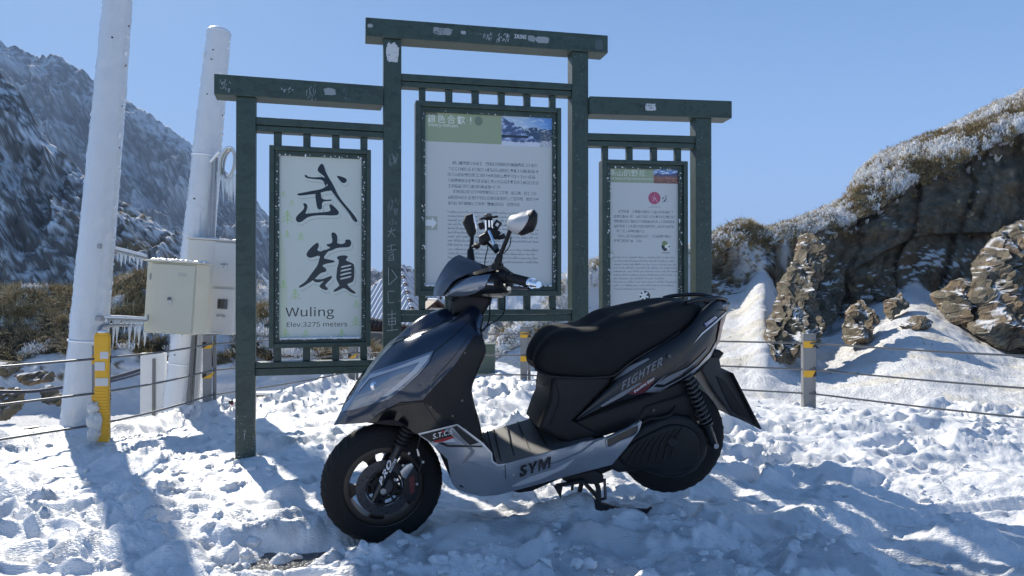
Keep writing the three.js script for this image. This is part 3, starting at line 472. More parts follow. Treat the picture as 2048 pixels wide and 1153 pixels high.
function wing(f, t0, t1, o) { // rails, struts and the framed panel between two posts
  const RO = 0.045, rail = (a, b, name) => { // two laths, the lower one set back, a groove between
    const y1 = yMid(f, a[0], b[0], RO), y0 = yMid(f, a[1], b[1], RO), ym = lerp(y0, y1, name === 'upper_rail' ? 0.42 : 0.55);
    put(name, f, t0, t1, ym + 0.003, y1, -RO, RO); put(name, f, t0, t1, y0, ym, -RO + 0.006, RO - 0.008); return [y0, y1];
  };
  const [u0] = rail(o.upper[0], o.upper[1], 'upper_rail'), [, l1] = rail(o.lower[0], o.lower[1], 'lower_rail');
  const PO = 0.05, L = f.hit(o.frame[0], 450, PO)[0], R = f.hit(o.frame[1], 450, PO)[0], T = yMid(f, [o.frame[0], o.frame[2]], [o.frame[1], o.frame[3]], PO), B = o.frame[4] ? yMid(f, [o.frame[0], o.frame[4]], [o.frame[1], o.frame[5]], PO) : o.bottomY;
  for (const [a, b] of o.struts) { const s0 = f.hit(a, 450, 0.02)[0], s1 = f.hit(b, 450, 0.02)[0]; put('strut', f, s0, s1, T - 0.01, u0, -0.02, 0.02); put('strut', f, s0, s1, l1, B + 0.01, -0.02, 0.02); }
  const il = f.hit(o.print[0], 450, 0.02)[0], ir = f.hit(o.print[1], 450, 0.02)[0], it = yAt(f, (o.print[0] + o.print[1]) / 2, o.print[2], 0.02), ib = o.print[3] ? yAt(f, (o.print[0] + o.print[1]) / 2, o.print[3], 0.02) : B + 0.06;
  // frame: four bars with a stepped inner lip
  const fr = new THREE.Group(); fr.name = 'panel_frame'; board.add(fr);
  for (const [a, b, c, d] of [[L, L + (il - L) * 0.55, B, T], [R - (R - ir) * 0.55, R, B, T], [L + (il - L) * 0.55, R - (R - ir) * 0.55, T - (T - it) * 0.55, T], [L + (il - L) * 0.55, R - (R - ir) * 0.55, B, B + (ib - B) * 0.55]]) put('frame_bar', f, a, b, c, d, -PO, PO, green, fr);
  for (const [a, b, c, d] of [[L + (il - L) * 0.55, il + 0.004, B + (ib - B) * 0.55, T - (T - it) * 0.55], [ir - 0.004, R - (R - ir) * 0.55, B + (ib - B) * 0.55, T - (T - it) * 0.55], [il + 0.004, ir - 0.004, it - 0.004, T - (T - it) * 0.55], [il + 0.004, ir - 0.004, B + (ib - B) * 0.55, ib + 0.004]]) put('inner_lip', f, a, b, c, d, -0.03, 0.028, green, fr, 0.002);
  put('back_sheet', f, L + 0.01, R - 0.01, B + 0.01, T - 0.01, -0.045, -0.031, green, fr, 0.001);
  // printed sheet behind the lip
  const w = ir - il, h = it - ib, tex = o.draw(w, h), face = part('printed_sheet', new THREE.PlaneGeometry(w + 0.02, h + 0.02), std(1, 1, 1, 0.22, 0, { map: tex, clearcoat: 0.35, clearcoatRoughness: 0.1 }), fr, o.label);
  const p = f.o.clone().addScaledVector(f.T, (il + ir) / 2).addScaledVector(f.N, 0.012); face.position.set(p.x, (it + ib) / 2, p.z); face.rotation.y = f.turn;
  // snow crumbs packed into the corners of the lip
  const r = rng(o.seed), bits = [], n = 150;
  for (let k = 0; k < n; k++) { const side = r(), q = r(), s = 0.0018 + 0.004 * r() * r(); const [t, y] = side < 0.35 ? [il + (r() - 0.8) * 0.02, lerp(ib, it, q)] : side < 0.75 ? [ir + (r() - 0.2) * 0.02, lerp(ib, it, q)] : side < 0.92 ? [lerp(il, ir, q), ib + (r() - 0.3) * 0.012] : [lerp(il, ir, q), it + (r() - 0.3) * 0.01]; const b = f.o.clone().addScaledVector(f.T, t).addScaledVector(f.N, 0.028 + 0.002 * r()); bits.push(new THREE.IcosahedronGeometry(s, 1).scale(1, 0.7 + r(), 0.6).translate(b.x, y, b.z)); }
  const drift = []; for (let k = 0; k < 26; k++) { const t = lerp(il + 0.02, ir - 0.02, k / 25), b = f.o.clone().addScaledVector(f.T, t).addScaledVector(f.N, 0.022); drift.push(blob(b.x, ib + 0.004, b.z, 0.012 + 0.006 * r(), k + o.seed, 0.45, 1)); }
  part('snow_crumbs', merge([...bits, ...drift]), std(0.85, 0.87, 0.9, 0.7), fr).userData.kind = 'stuff';
}
// ---- prints ----
function canvas(w, h, ppm) { const c = document.createElement('canvas'); c.width = Math.round(w * ppm); c.height = Math.round(h * ppm); return [c, c.getContext('2d')]; }
const texOf = (c) => { const t = new THREE.CanvasTexture(c); t.colorSpace = THREE.SRGBColorSpace; t.anisotropy = 8; return t; };
function fillPoly(g, pts, sx, sy, ox, oy) { // smooth closed outline through traced points
  const P = pts.map(([x, y]) => [(x - ox) * sx, (y - oy) * sy]), n = P.length; g.beginPath();
  for (let i = 0; i < n; i++) { const a = P[i], b = P[(i + 1) % n], m = [(a[0] + b[0]) / 2, (a[1] + b[1]) / 2]; i ? g.quadraticCurveTo(a[0], a[1], m[0], m[1]) : g.moveTo(m[0], m[1]); }
  const a = P[0], b = P[1]; g.quadraticCurveTo(a[0], a[1], (a[0] + b[0]) / 2, (a[1] + b[1]) / 2); g.closePath();
}
const BRUSH = [[[247, 98], [265, 62], [280, 57], [290, 75], [297, 105], [318, 142], [345, 185], [360, 225], [395, 275], [435, 320], [468, 360], [484, 388], [470, 395], [452, 378], [428, 335], [380, 280], [345, 232], [318, 200], [300, 165], [290, 130], [270, 118]],
  [[175, 128], [190, 127], [196, 138], [240, 140], [285, 133], [300, 150], [305, 180], [295, 190], [285, 152], [240, 150], [185, 146]], [[134, 238], [160, 232], [220, 218], [280, 205], [312, 178], [330, 190], [332, 214], [300, 216], [250, 234], [200, 241], [143, 250]],
  [[236, 228], [272, 222], [272, 262], [300, 268], [332, 263], [332, 273], [290, 275], [275, 287], [279, 318], [265, 327], [250, 320], [243, 280]],
  [[168, 292], [186, 290], [197, 308], [188, 340], [180, 353], [230, 345], [290, 340], [326, 332], [324, 318], [316, 296], [331, 291], [356, 314], [374, 335], [371, 353], [340, 358], [270, 357], [210, 365], [185, 379], [165, 397], [145, 404], [129, 392], [131, 370], [155, 345], [172, 328], [178, 312]],
  [[356, 123], [385, 127], [413, 137], [420, 150], [411, 164], [395, 168], [377, 150]],
  [[330, 459], [345, 454], [363, 470], [366, 500], [362, 521], [395, 523], [411, 515], [409, 500], [425, 493], [443, 501], [446, 520], [436, 541], [400, 543], [360, 546], [335, 561], [292, 572], [262, 582], [300, 558], [330, 545], [304, 536], [302, 524], [330, 522], [338, 505], [331, 480]],
  [[187, 592], [195, 570], [225, 535], [250, 516], [259, 522], [259, 545], [247, 560], [270, 571], [286, 558], [322, 558], [302, 580], [287, 600], [292, 611], [320, 614], [352, 622], [346, 631], [315, 636], [290, 642], [277, 652], [302, 668], [303, 686], [270, 692], [250, 714], [225, 737], [195, 757], [165, 776], [146, 780], [149, 768], [185, 745], [205, 715], [230, 680], [253, 648], [260, 620], [268, 597], [255, 592], [230, 602], [205, 608]],
  [[223, 724], [270, 734], [332, 706], [336, 720], [312, 745], [292, 765], [312, 782], [310, 792], [290, 792], [263, 776], [266, 762], [293, 736], [260, 750], [230, 744]],
  [[357, 600], [385, 589], [420, 589], [427, 600], [407, 618], [455, 634], [464, 650], [463, 736], [440, 752], [417, 756], [442, 785], [472, 805], [471, 814], [445, 809], [405, 777], [385, 787], [355, 802], [338, 801], [349, 789], [379, 766], [374, 755], [358, 730], [361, 690], [364, 660], [377, 620]]];
const SLITS = [[[384, 655], [420, 646], [446, 642], [444, 650], [415, 656], [386, 664]], [[382, 676], [420, 668], [447, 662], [446, 672], [415, 678], [383, 686]], [[380, 700], [420, 690], [447, 684], [446, 694], [415, 700], [381, 710]], [[380, 722], [420, 714], [446, 706], [445, 716], [415, 724], [381, 732]]];
function pine(g, x, y, s, ink) { g.strokeStyle = ink; g.lineWidth = s * 0.13; g.beginPath(); g.moveTo(x, y - s * 0.9); g.lineTo(x, y + s); for (const [k, w] of [[-0.75, 0.4], [-0.25, 0.62], [0.3, 0.8]]) { g.moveTo(x - s * w, y + s * (k + 0.5)); g.quadraticCurveTo(x - s * 0.2, y + s * (k + 0.25), x, y + s * k); g.quadraticCurveTo(x + s * 0.2, y + s * (k + 0.25), x + s * w, y + s * (k + 0.5)); } g.stroke(); }
function drawName(w, h) {
  const [c, g] = canvas(w, h, 1500), W = c.width, H = c.height, sx = W / 494, sy = H / 1076, ox = 24, oy = 8; // traced at 494 x 1076
  g.fillStyle = '#cbd0c6'; g.fillRect(0, 0, W, H);
  g.fillStyle = 'rgba(176,205,120,0.22)'; g.beginPath(); g.moveTo(0, H * 0.34); g.quadraticCurveTo(W * 0.16, H * 0.55, W * 0.10, H); g.lineTo(0, H); g.fill();
  const ink = 'rgba(140,190,80,0.55)', X = (x) => (x - ox) * sx, Y = (y) => (y - oy) * sy;
  for (const [x, y, s] of [[60, 240, 20], [107, 288, 22], [83, 370, 42], [82, 470, 26], [158, 482, 28], [62, 758, 28], [128, 815, 36], [475, 872, 28], [472, 975, 34], [75, 1045, 36], [187, 1042, 28], [390, 1050, 34], [440, 815, 18]]) pine(g, X(x), Y(y), s * sx, ink);
  // thin ghost outline beside each stroke, then the black strokes
  g.strokeStyle = 'rgba(60,66,66,0.75)'; g.lineWidth = 1.6 * sx; for (const p of BRUSH) { fillPoly(g, p.map(([x, y]) => [x + 9, y + 18]), sx, sy, ox, oy); g.stroke(); }
  g.fillStyle = '#cbd0c6'; for (const p of BRUSH) { fillPoly(g, p.map(([x, y]) => [x + 8, y + 16]), sx, sy, ox, oy); g.fill(); }
  g.fillStyle = '#10161a'; for (const p of BRUSH) { fillPoly(g, p, sx, sy, ox, oy); g.fill(); }
  g.fillStyle = '#cbd0c6'; for (const p of SLITS) { fillPoly(g, p, sx, sy, ox, oy); g.fill(); }
  g.fillStyle = '#171d22'; g.font = `${66 * sy}px sans-serif`; g.save(); g.translate(X(72), Y(944)); g.scale(276 * sx / g.measureText('Wuling').width, 1.08); g.fillText('Wuling', 0, 0); g.restore();
  g.font = `${36 * sy}px sans-serif`; g.save(); g.translate(X(76), Y(1004)); g.scale(348 * sx / g.measureText('Elev.3275 meters').width, 1); g.fillText('Elev.3275 meters', 0, 0); g.restore();
  return texOf(c);
}
// characters of the headings as stroke lists on a 10 x 10 grid
const GLYPH = {
  yin: [[2.2, 0, 0, 2.6], [2.2, 0, 4.4, 2.2], [1, 3, 3.6, 3], [0.4, 5, 4, 5], [2.2, 3, 2.2, 9], [0.8, 6, 1.4, 8], [3.6, 6, 3, 8], [0.2, 9.2, 4.2, 8.8], [5.4, 0.6, 9, 0.6], [9, 0.6, 9, 5], [5.4, 2.7, 9, 2.7], [5.4, 5, 9, 5], [5.4, 0.6, 5.4, 9.4], [5.4, 9.4, 7.2, 8.2], [6.4, 5, 9.8, 9.6], [9.4, 6, 7.6, 7.4]],
  se: [[3.4, 0, 0.8, 3.2], [3, 1.2, 7, 1.2], [7, 1.2, 5.6, 3.2], [1.6, 3.4, 8.4, 3.4], [1.6, 3.4, 1.6, 9], [8.4, 3.4, 8.4, 6.2], [5, 3.4, 5, 6.2], [1.6, 6.2, 8.4, 6.2], [1.6, 9.2, 9.2, 9.2], [9.2, 9.2, 9.4, 7.8]],
  he: [[5, 0, 0.2, 4.6], [5, 0, 9.8, 4.6], [3, 4, 7, 4], [2, 5.8, 8, 5.8], [2, 5.8, 2, 9.6], [8, 5.8, 8, 9.6], [2, 9.4, 8, 9.4]],
  huan: [[0.4, 1.2, 5.4, 1.2], [1.8, 0, 1.8, 2], [4, 0, 4, 2], [0.6, 2.4, 2.4, 2.4], [0.6, 2.4, 0.6, 4], [2.4, 2.4, 2.4, 4], [0.6, 4, 2.4, 4], [3.2, 2.4, 5, 2.4], [3.2, 2.4, 3.2, 4], [5, 2.4, 5, 4], [3.2, 4, 5, 4], [1.4, 4.6, 1.4, 9.6], [0.4, 5.4, 5.4, 5.4], [1.4, 6.8, 5, 6.8], [1.4, 8.2, 5, 8.2], [1.4, 9.6, 5.4, 9.6], [3.2, 4.6, 3.2, 9.6], [7, 0.2, 6, 3], [6.6, 1.8, 9.6, 1.8], [9.6, 1.8, 9, 3.4], [7.8, 3, 7.6, 5.6], [7.6, 5.6, 5.8, 9.8], [7.6, 5.6, 9.8, 9.8]],
  bang: [[3, 0.6, 3, 6.6], [3, 8.6, 3, 9.6]],
  gao: [[5, 0, 5, 1.2], [0.6, 1.4, 9.4, 1.4], [3, 2.4, 7, 2.4], [3, 2.4, 3, 4], [7, 2.4, 7, 4], [3, 4, 7, 4], [1, 5, 9, 5], [1, 5, 1, 9.8], [9, 5, 9, 9.6], [3.2, 6.4, 6.8, 6.4], [3.2, 6.4, 3.2, 8.6], [6.8, 6.4, 6.8, 8.6], [3.2, 8.6, 6.8, 8.6]],
  shan: [[5, 0.4, 5, 8.8], [1, 3.6, 1, 9], [9, 3.6, 9, 9], [1, 8.8, 9, 8.8]],
  de: [[2.2, 0, 1.6, 1.8], [0.6, 2, 4, 2], [0.6, 2, 0.6, 9.2], [4, 2, 4, 9.2], [0.6, 5.4, 4, 5.4], [0.6, 9, 4, 9], [6.4, 0, 5.2, 3.6], [6, 2, 9.4, 2], [9.4, 2, 9, 9.4], [9, 9.4, 7.8, 9], [6.4, 4.8, 7.4, 6.6]],
  ye: [[0.6, 0.6, 4.8, 0.6], [0.6, 0.6, 0.6, 4.4], [4.8, 0.6, 4.8, 4.4], [0.6, 2.5, 4.8, 2.5], [0.6, 4.4, 4.8, 4.4], [2.7, 0.6, 2.7, 9], [0.4, 6.6, 5, 6.6], [0, 9.2, 5.2, 8.8], [6, 0.8, 9.2, 0.8], [9.2, 0.8, 7.8, 2.6], [6.6, 2, 8.6, 3.4], [5.8, 4.2, 9.8, 4.2], [9.8, 4.2, 9, 5.6], [7.8, 4.2, 7.8, 9.6], [7.8, 9.6, 6.6, 9]],
  hua: [[0.4, 1.8, 9.6, 1.8], [3, 0.4, 3, 3], [7, 0.4, 7, 3], [3.4, 3.4, 0.8, 7], [2.2, 5.4, 2.2, 9.8], [8.8, 4, 5.2, 6.6], [5.2, 3.4, 5.2, 9], [5.2, 9.2, 9.4, 9.2], [9.4, 9.2, 9.4, 7.8]],
};
function glyphs(g, names, x, y, s, gap, lw) { g.lineWidth = lw; g.lineCap = 'butt'; names.forEach((n, i) => { for (const [a, b, c, d] of GLYPH[n]) { g.beginPath(); g.moveTo(x + i * (s + gap) + a * s / 10, y + b * s / 10); g.lineTo(x + i * (s + gap) + c * s / 10, y + d * s / 10); g.stroke(); } }); }
// small print that the photograph does not resolve: rows of the same dense marks
function cjkRow(g, x, y, n, s, r) { for (let i = 0; i < n; i++) { if (r() < 0.045) continue; const ox = x + i * s * 1.06, q = (v) => s * v; g.lineWidth = s * (0.055 + 0.03 * r()); g.beginPath();
    const kind = r(), parts = kind < 0.45 ? [[0, 0, 0.38, 0.9], [0.48, 0, 0.45, 0.9]] : kind < 0.8 ? [[0.05, 0, 0.85, 0.4], [0.08, 0.48, 0.8, 0.45]] : [[0.05, 0.02, 0.85, 0.88]];
    for (const [a, b, w, h] of parts) { const m = 1 + Math.floor(r() * 3); for (let k = 0; k <= m; k++) { if (r() < 0.2) continue; const yy = y + q(b + h * k / Math.max(1, m)), e = r() * 0.2; g.moveTo(ox + q(a + w * e), yy); g.lineTo(ox + q(a + w * (1 - e * 0.5)), yy + q((r() - 0.5) * 0.06)); } const v = 1 + Math.floor(r() * 2); for (let k = 0; k < v; k++) { const xx = ox + q(a + w * (v === 1 ? 0.2 + 0.6 * r() : k)); g.moveTo(xx, y + q(b)); g.lineTo(xx + q((r() - 0.5) * 0.25), y + q(b + h)); } }
    g.stroke(); } }
function latinRow(g, x, y, w, s, r) { let q = x; g.lineWidth = s * 0.13; while (q < x + w - s) { const len = s * (1 + 3.4 * r()); g.beginPath(); for (let u = 0; u < len && q + u < x + w; u += s * 0.46) { const tall = r() < 0.25 ? 0.45 : 0; g.moveTo(q + u, y - s * tall); g.lineTo(q + u, y + s * 0.55); if (r() < 0.75) { g.moveTo(q + u, y + (r() < 0.5 ? 0.06 : 0.5) * s); g.lineTo(q + u + s * 0.3, y + (r() < 0.5 ? 0.06 : 0.5) * s); } } g.stroke(); q += len + s * 0.5; } }
function scenery(g, x, y, w, h, kind) { // the small landscape photo printed in the heading
  const r = rng(kind + 3), I = g.createImageData(Math.round(w), Math.round(h)), D = I.data, Wd = I.width, Hd = I.height;
  for (let j = 0; j < Hd; j++) for (let i = 0; i < Wd; i++) {
    const u = i / Wd, v = j / Hd; let c;
    if (kind === 1) {
      const ridge = 0.08 + 1.05 * u + 0.05 * n2(u * 6, 1), far = 0.42 + 0.09 * fbm2(u * 5, 4, 3), fg = 0.86 - 0.22 * Math.max(0, u - 0.62) + 0.03 * n2(u * 9, 5);
      c = mix3([0.72, 0.80, 0.88], [0.40, 0.60, 0.86], sstep(u - v * 0.6, 0.1, 0.9)); const cl = sstep(fbm2(u * 4, v * 7, 3), 0.1, 0.4); c = mix3(c, [0.9, 0.92, 0.94], cl * 0.5);
      if (v > far) c = mix3([0.24, 0.32, 0.42], [0.82, 0.86, 0.9], sstep(fbm2(u * 9, v * 12, 3) - (v - far) * 2.4, 0, 0.25));
      if (v > ridge) c = mix3([0.30, 0.36, 0.50], [0.72, 0.78, 0.88], sstep(fbm2(u * 5 + v * 3, v * 4, 4), -0.2, 0.45)); if (v > 0.66 && v < 0.74 && u < 0.5 && v > ridge) c = [0.18, 0.21, 0.26];
      if (v > fg) c = [0.82, 0.84, 0.88]; const sh = n2b(u * 30, v * 22); if (u > 0.72 && v > 0.5 && sh > 0.05) c = mix3(c, sh > 0.45 ? [0.86, 0.84, 0.82] : [0.24, 0.24, 0.26], 0.75);
      if (v > 0.78 && v < 0.9 && u > 0.16 && u < 0.5 && n2(u * 46, v * 8) > 0.62) c = [0.16, 0.12, 0.15];
    } else {
      c = mix3([0.42, 0.56, 0.78], [0.85, 0.88, 0.92], sstep(fbm2(u * 3, v * 5, 3) + v * 0.8, 0.15, 0.5)); const m = 0.40 + 0.10 * n2(u * 2.5, 2) + 0.05 * Math.abs(u - 0.45);
      if (v > m) c = mix3([0.33, 0.33, 0.47], [0.42, 0.36, 0.42], sstep(v, m, m + 0.2)); if (v > 0.56 + 0.05 * n2(u * 4, 9)) c = mix3([0.50, 0.34, 0.26], [0.66, 0.50, 0.44], sstep(fbm2(u * 8, v * 9, 3), -0.2, 0.3)); if (v > 0.76 && n2b(u * 14, v * 10) > 0.2) c = [0.42, 0.24, 0.22];
    }
    const k = (j * Wd + i) * 4; D[k] = c[0] * 255; D[k + 1] = c[1] * 255; D[k + 2] = c[2] * 255; D[k + 3] = 255;
  }
  g.putImageData(I, Math.round(x), Math.round(y)); void r;
}
function drawCentre(w, h) {
  const [c, g] = canvas(w, h, 1400), W = c.width, H = c.height, X = (px) => (px - 849) / 257 * W, Y = (py) => (py - 228) / 345 * H, r = rng(5);
  g.fillStyle = '#c8cac6'; g.fillRect(0, 0, W, H);
  g.fillStyle = '#9aa583'; g.fillRect(0, 0, X(1001), Y(289)); g.fillStyle = '#a6ae86'; g.fillRect(0, 0, X(1001), Y(232));
  g.fillStyle = 'rgba(96,104,84,0.75)'; g.fillRect(X(852), Y(228), X(876) - X(852), Y(238) - Y(228));
  g.fillStyle = 'rgba(112,124,104,0.9)'; g.beginPath(); g.ellipse(X(956), Y(245), X(964) - X(956), Y(255) - Y(246), 0, 0, 7); g.fill();
  scenery(g, X(1001), 0, W - X(1001), Y(291), 1);
  g.strokeStyle = '#e9eee2'; glyphs(g, ['yin', 'se', 'he', 'huan'], X(858), Y(237), X(873) - X(858), X(861) - X(857.2), 5.2); glyphs(g, ['bang'], X(936), Y(237), X(951) - X(936), 0, 8);
  g.fillStyle = '#dfe6d6'; g.font = `${X(868.5) - X(860)}px sans-serif`; g.fillText('Silvery Hehuan', X(859), Y(259.5));
  g.strokeStyle = '#2f343e'; const s = X(909.5) - X(903.5), rows = [[906, 326, 28], [897, 338, 30], [897, 349, 30], [897, 360.5, 30], [897, 371.5, 17], [906, 382, 28], [897, 393.5, 30], [897, 405, 24]];
  for (const [x, y, n] of rows) cjkRow(g, X(x), Y(y), Math.round(n * 0.92), s, r);
  g.strokeStyle = '#555b68'; const ys = [424, 432, 440, 448, 456, 464, 472, 480, 488, 497, 505, 513, 521, 529]; ys.forEach((y, i) => latinRow(g, X(897), Y(y), X(i === 8 ? 1010 : i === 13 ? 1005 : 1073) - X(897), 5.2 * W / 257 * 0.95, r));
  g.fillStyle = '#a7ab9d'; g.fillRect(X(851), Y(434), X(877) - X(851), Y(461) - Y(434)); g.fillStyle = '#dfe3e4'; g.beginPath(); g.moveTo(X(851), Y(441)); g.lineTo(X(866), Y(441)); g.lineTo(X(866), Y(436)); g.lineTo(X(876), Y(447)); g.lineTo(X(866), Y(459)); g.lineTo(X(866), Y(453)); g.lineTo(X(851), Y(453)); g.fill();
  return texOf(c);
}
function drawFlowers(w, h) {
  const [c, g] = canvas(w, h, 1600), W = c.width, H = c.height, X = (px) => (px - 1219) / 139 * W, Y = (py) => (py - 337) / 306 * H, r = rng(8);
  g.fillStyle = '#c8cac6'; g.fillRect(0, 0, W, H); g.fillStyle = '#97a284'; g.fillRect(0, 0, X(1307), Y(368.5)); scenery(g, X(1307), 0, W - X(1307), Y(369), 2);
  g.strokeStyle = '#dde3d6'; glyphs(g, ['gao', 'shan', 'de', 'ye', 'hua'], X(1222), Y(343), X(1234.5) - X(1222), X(1224) - X(1222.4), 4.6);
  g.fillStyle = '#cfd8c8'; g.font = `${X(1227.5) - X(1222)}px sans-serif`; g.fillText('Wild Flowers of High-Altitude Mountains', X(1222), Y(362.5), X(1306) - X(1222));
  // printed flower pictures
  const dot = (x, y, rad, a, b) => { g.fillStyle = a; g.beginPath(); g.arc(X(x), Y(y), X(x + rad) - X(x), 0, 7); g.fill(); g.strokeStyle = b; g.lineWidth = 2.4; for (let k = 0; k < 16; k++) { const q = r() * 6.28, p = rad * r(); g.beginPath(); g.moveTo(X(x), Y(y)); g.lineTo(X(x + Math.cos(q) * p), Y(y + Math.sin(q) * p)); g.stroke(); } };
  dot(1308.5, 398, 11.8, '#b0506a', '#e3b9c4'); for (let k = 0; k < 14; k++) { g.fillStyle = k % 2 ? '#4a5552' : '#8b8a96'; g.beginPath(); g.arc(X(1324 + 10 * r()), Y(394 + 12 * r()), 4 + 4 * r(), 0, 7); g.fill(); }
  g.fillStyle = '#6f747c'; g.fillRect(X(1299), Y(413.5), X(1319) - X(1299), 3); g.fillRect(X(1296), Y(416.5), X(1321) - X(1296), 2.5);
  g.strokeStyle = '#343945'; const s = X(1224.6) - X(1219.6); for (const [x, y, n] of [[1239, 423, 20], [1231, 432.5, 22], [1231, 442, 22], [1231, 451.5, 22], [1231, 461, 11], [1239, 471, 19], [1231, 480, 10]]) cjkRow(g, X(x), Y(y), n, s, r);
  dot(1330, 493, 8, '#2c352f', '#20261f'); for (const [x, y, q, f] of [[1328, 487, 5, '#7d8a57'], [1331, 493, 3, '#e8e6da'], [1335, 490, 3, '#d9dcd2'], [1335, 497, 3, '#dfe0d8'], [1328, 499, 3, '#3b3238']]) { g.fillStyle = f; g.beginPath(); g.arc(X(x), Y(y), X(x + q) - X(x), 0, 7); g.fill(); } g.fillStyle = '#3a3d42'; g.fillRect(X(1323), Y(505), X(1338) - X(1323), 6);
  g.fillStyle = '#b3b8a8'; g.fillRect(0, Y(504), X(1230) - X(1219), Y(519) - Y(504)); g.fillStyle = '#dfe3e4'; g.beginPath(); g.moveTo(0, Y(508)); g.lineTo(X(1224), Y(506)); g.lineTo(X(1229), Y(511.5)); g.lineTo(X(1224), Y(518)); g.lineTo(0, Y(516)); g.fill();
  g.strokeStyle = '#5d6372'; [514, 521, 528, 534.5, 541.5, 548.5, 555.5, 562, 569, 576].forEach((y, i) => latinRow(g, X(1231), Y(y), X(i === 6 ? 1326 : i === 9 ? 1311 : 1351) - X(1231), 4.4 * W / 139 * 0.9, r));
  dot(1290, 591, 10, '#23292a', '#1a2020'); g.fillStyle = '#e9ece6'; for (let k = 0; k < 6; k++) { const q = k * 1.047 + 0.3; g.beginPath(); g.ellipse(X(1288 + 5 * Math.cos(q)), Y(590 + 5.5 * Math.sin(q)), X(1223.6) - X(1219), X(1220.9) - X(1219), q, 0, 7); g.fill(); } g.fillStyle = '#6f747c'; g.fillRect(X(1279), Y(604), X(1301) - X(1279), 3);
  for (let k = 0; k < 40; k++) { g.fillStyle = ['#5b5560', '#8e8798', '#4d5048', '#a59fb0'][k % 4]; g.beginPath(); g.arc(X(1240 + 30 * r()), Y(610 + 16 * r()), 4 + 8 * r(), 0, 7); g.fill(); }
  return texOf(c);
}
wing(fL, HP, tB - HP, { upper: [[[511, 235], [511, 263]], [[767, 248], [767, 274]]], lower: [[[511, 727], [511, 753]], [[740, 719], [740, 747]]], frame: [538, 742, 291.5, 298.5, 698, 693], print: [557, 724.5, 313.5, 678], struts: [[547, 563], [606, 621], [664, 679], [721, 735]], draw: drawName, seed: 3, label: 'white sheet with two black brush characters and Wuling Elev.3275 meters' });
wing(fC, HP, tC - HP, { upper: [[[803, 148], [803, 175]], [[1146, 167], [1146, 190]]], lower: [[[803, 620], [803, 645]], [[1146, 619], [1146, 643]]], frame: [831, 1123, 201.5, 215.5, 593.5, 591.5], print: [849, 1106, 229, 573], struts: [[838, 851], [891, 905], [944, 958], [997, 1010], [1048.5, 1061.5], [1100, 1112]], draw: drawCentre, seed: 13, label: 'white text sheet with a green heading and a small snow landscape photo' });
wing(fR, HP, tD - HP, { upper: [[[1178, 266.5], [1178, 292]], [[1396, 272], [1396, 297]]], lower: [[[1178, 690], [1178, 714]], [[1396, 688], [1396, 712]]], frame: [1205, 1376.5, 319, 322.6, 662, 661], print: [1219, 1358, 337, 643], struts: [[1205, 1217], [1254, 1266], [1303, 1315], [1351, 1363]], draw: drawFlowers, seed: 23, label: 'white text sheet with a green heading and small printed flowers' });
// ---- stickers, scratched writing and paint loss on the timber ----
const decalMat = (c, rough = 0.6) => { const t = texOf(c); return new THREE.MeshPhysicalMaterial({ map: t, transparent: true, alphaTest: 0.35, roughness: rough }); };
function decal(name, f, px0, py0, px1, py1, off, draw, parent, ppm = 1400) {
  const [t0, y1] = f.hit(px0, py0, off), [t1, y0] = f.hit(px1, py1, off), [c, g] = canvas(t1 - t0, y1 - y0, ppm); draw(g, c.width, c.height);
  const m = shade(new THREE.Mesh(new THREE.PlaneGeometry(t1 - t0, y1 - y0), decalMat(c))); m.name = name; const p = f.o.clone().addScaledVector(f.T, (t0 + t1) / 2).addScaledVector(f.N, off + 0.0015);
  m.position.set(p.x, (y0 + y1) / 2, p.z); m.rotation.y = f.turn; board.add(m); parent.attach(m); return m;
}
const rag = (g, x, y, w, h, r, tone) => { g.fillStyle = tone; g.beginPath(); for (let k = 0; k <= 26; k++) { const a = k / 26 * 6.283, q = 0.8 + 0.25 * r(); const X = x + w / 2 + Math.sign(Math.cos(a)) * Math.pow(Math.abs(Math.cos(a)), 0.5) * w / 2 * q, Y = y + h / 2 + Math.sign(Math.sin(a)) * Math.pow(Math.abs(Math.sin(a)), 0.5) * h / 2 * q; k ? g.lineTo(X, Y) : g.moveTo(X, Y); } g.fill(); };
const scratch = (g, r, x, y, w, h, n, tone, lw) => { g.strokeStyle = tone; g.lineWidth = lw; for (let k = 0; k < n; k++) { const a = x + w * r(), b = y + h * r(); g.beginPath(); g.moveTo(a, b); g.lineTo(a + (r() - 0.5) * w * 0.25, b + (0.2 + r() * 0.4) * h * 0.7); g.stroke(); } };
board.updateMatrixWorld(true);
decal('sticker', fC, 772, 84, 798, 127, HP, (g, W, H) => { const r = rng(2); rag(g, 0, 0, W, H, r, '#c6c9cb'); g.fillStyle = '#3c4448'; for (let k = 0; k < 9; k++) g.fillRect(W * (0.1 + 0.75 * r()), H * (0.05 + 0.8 * r()), 4 + 9 * r(), 2 + 4 * r()); }, posts.B);
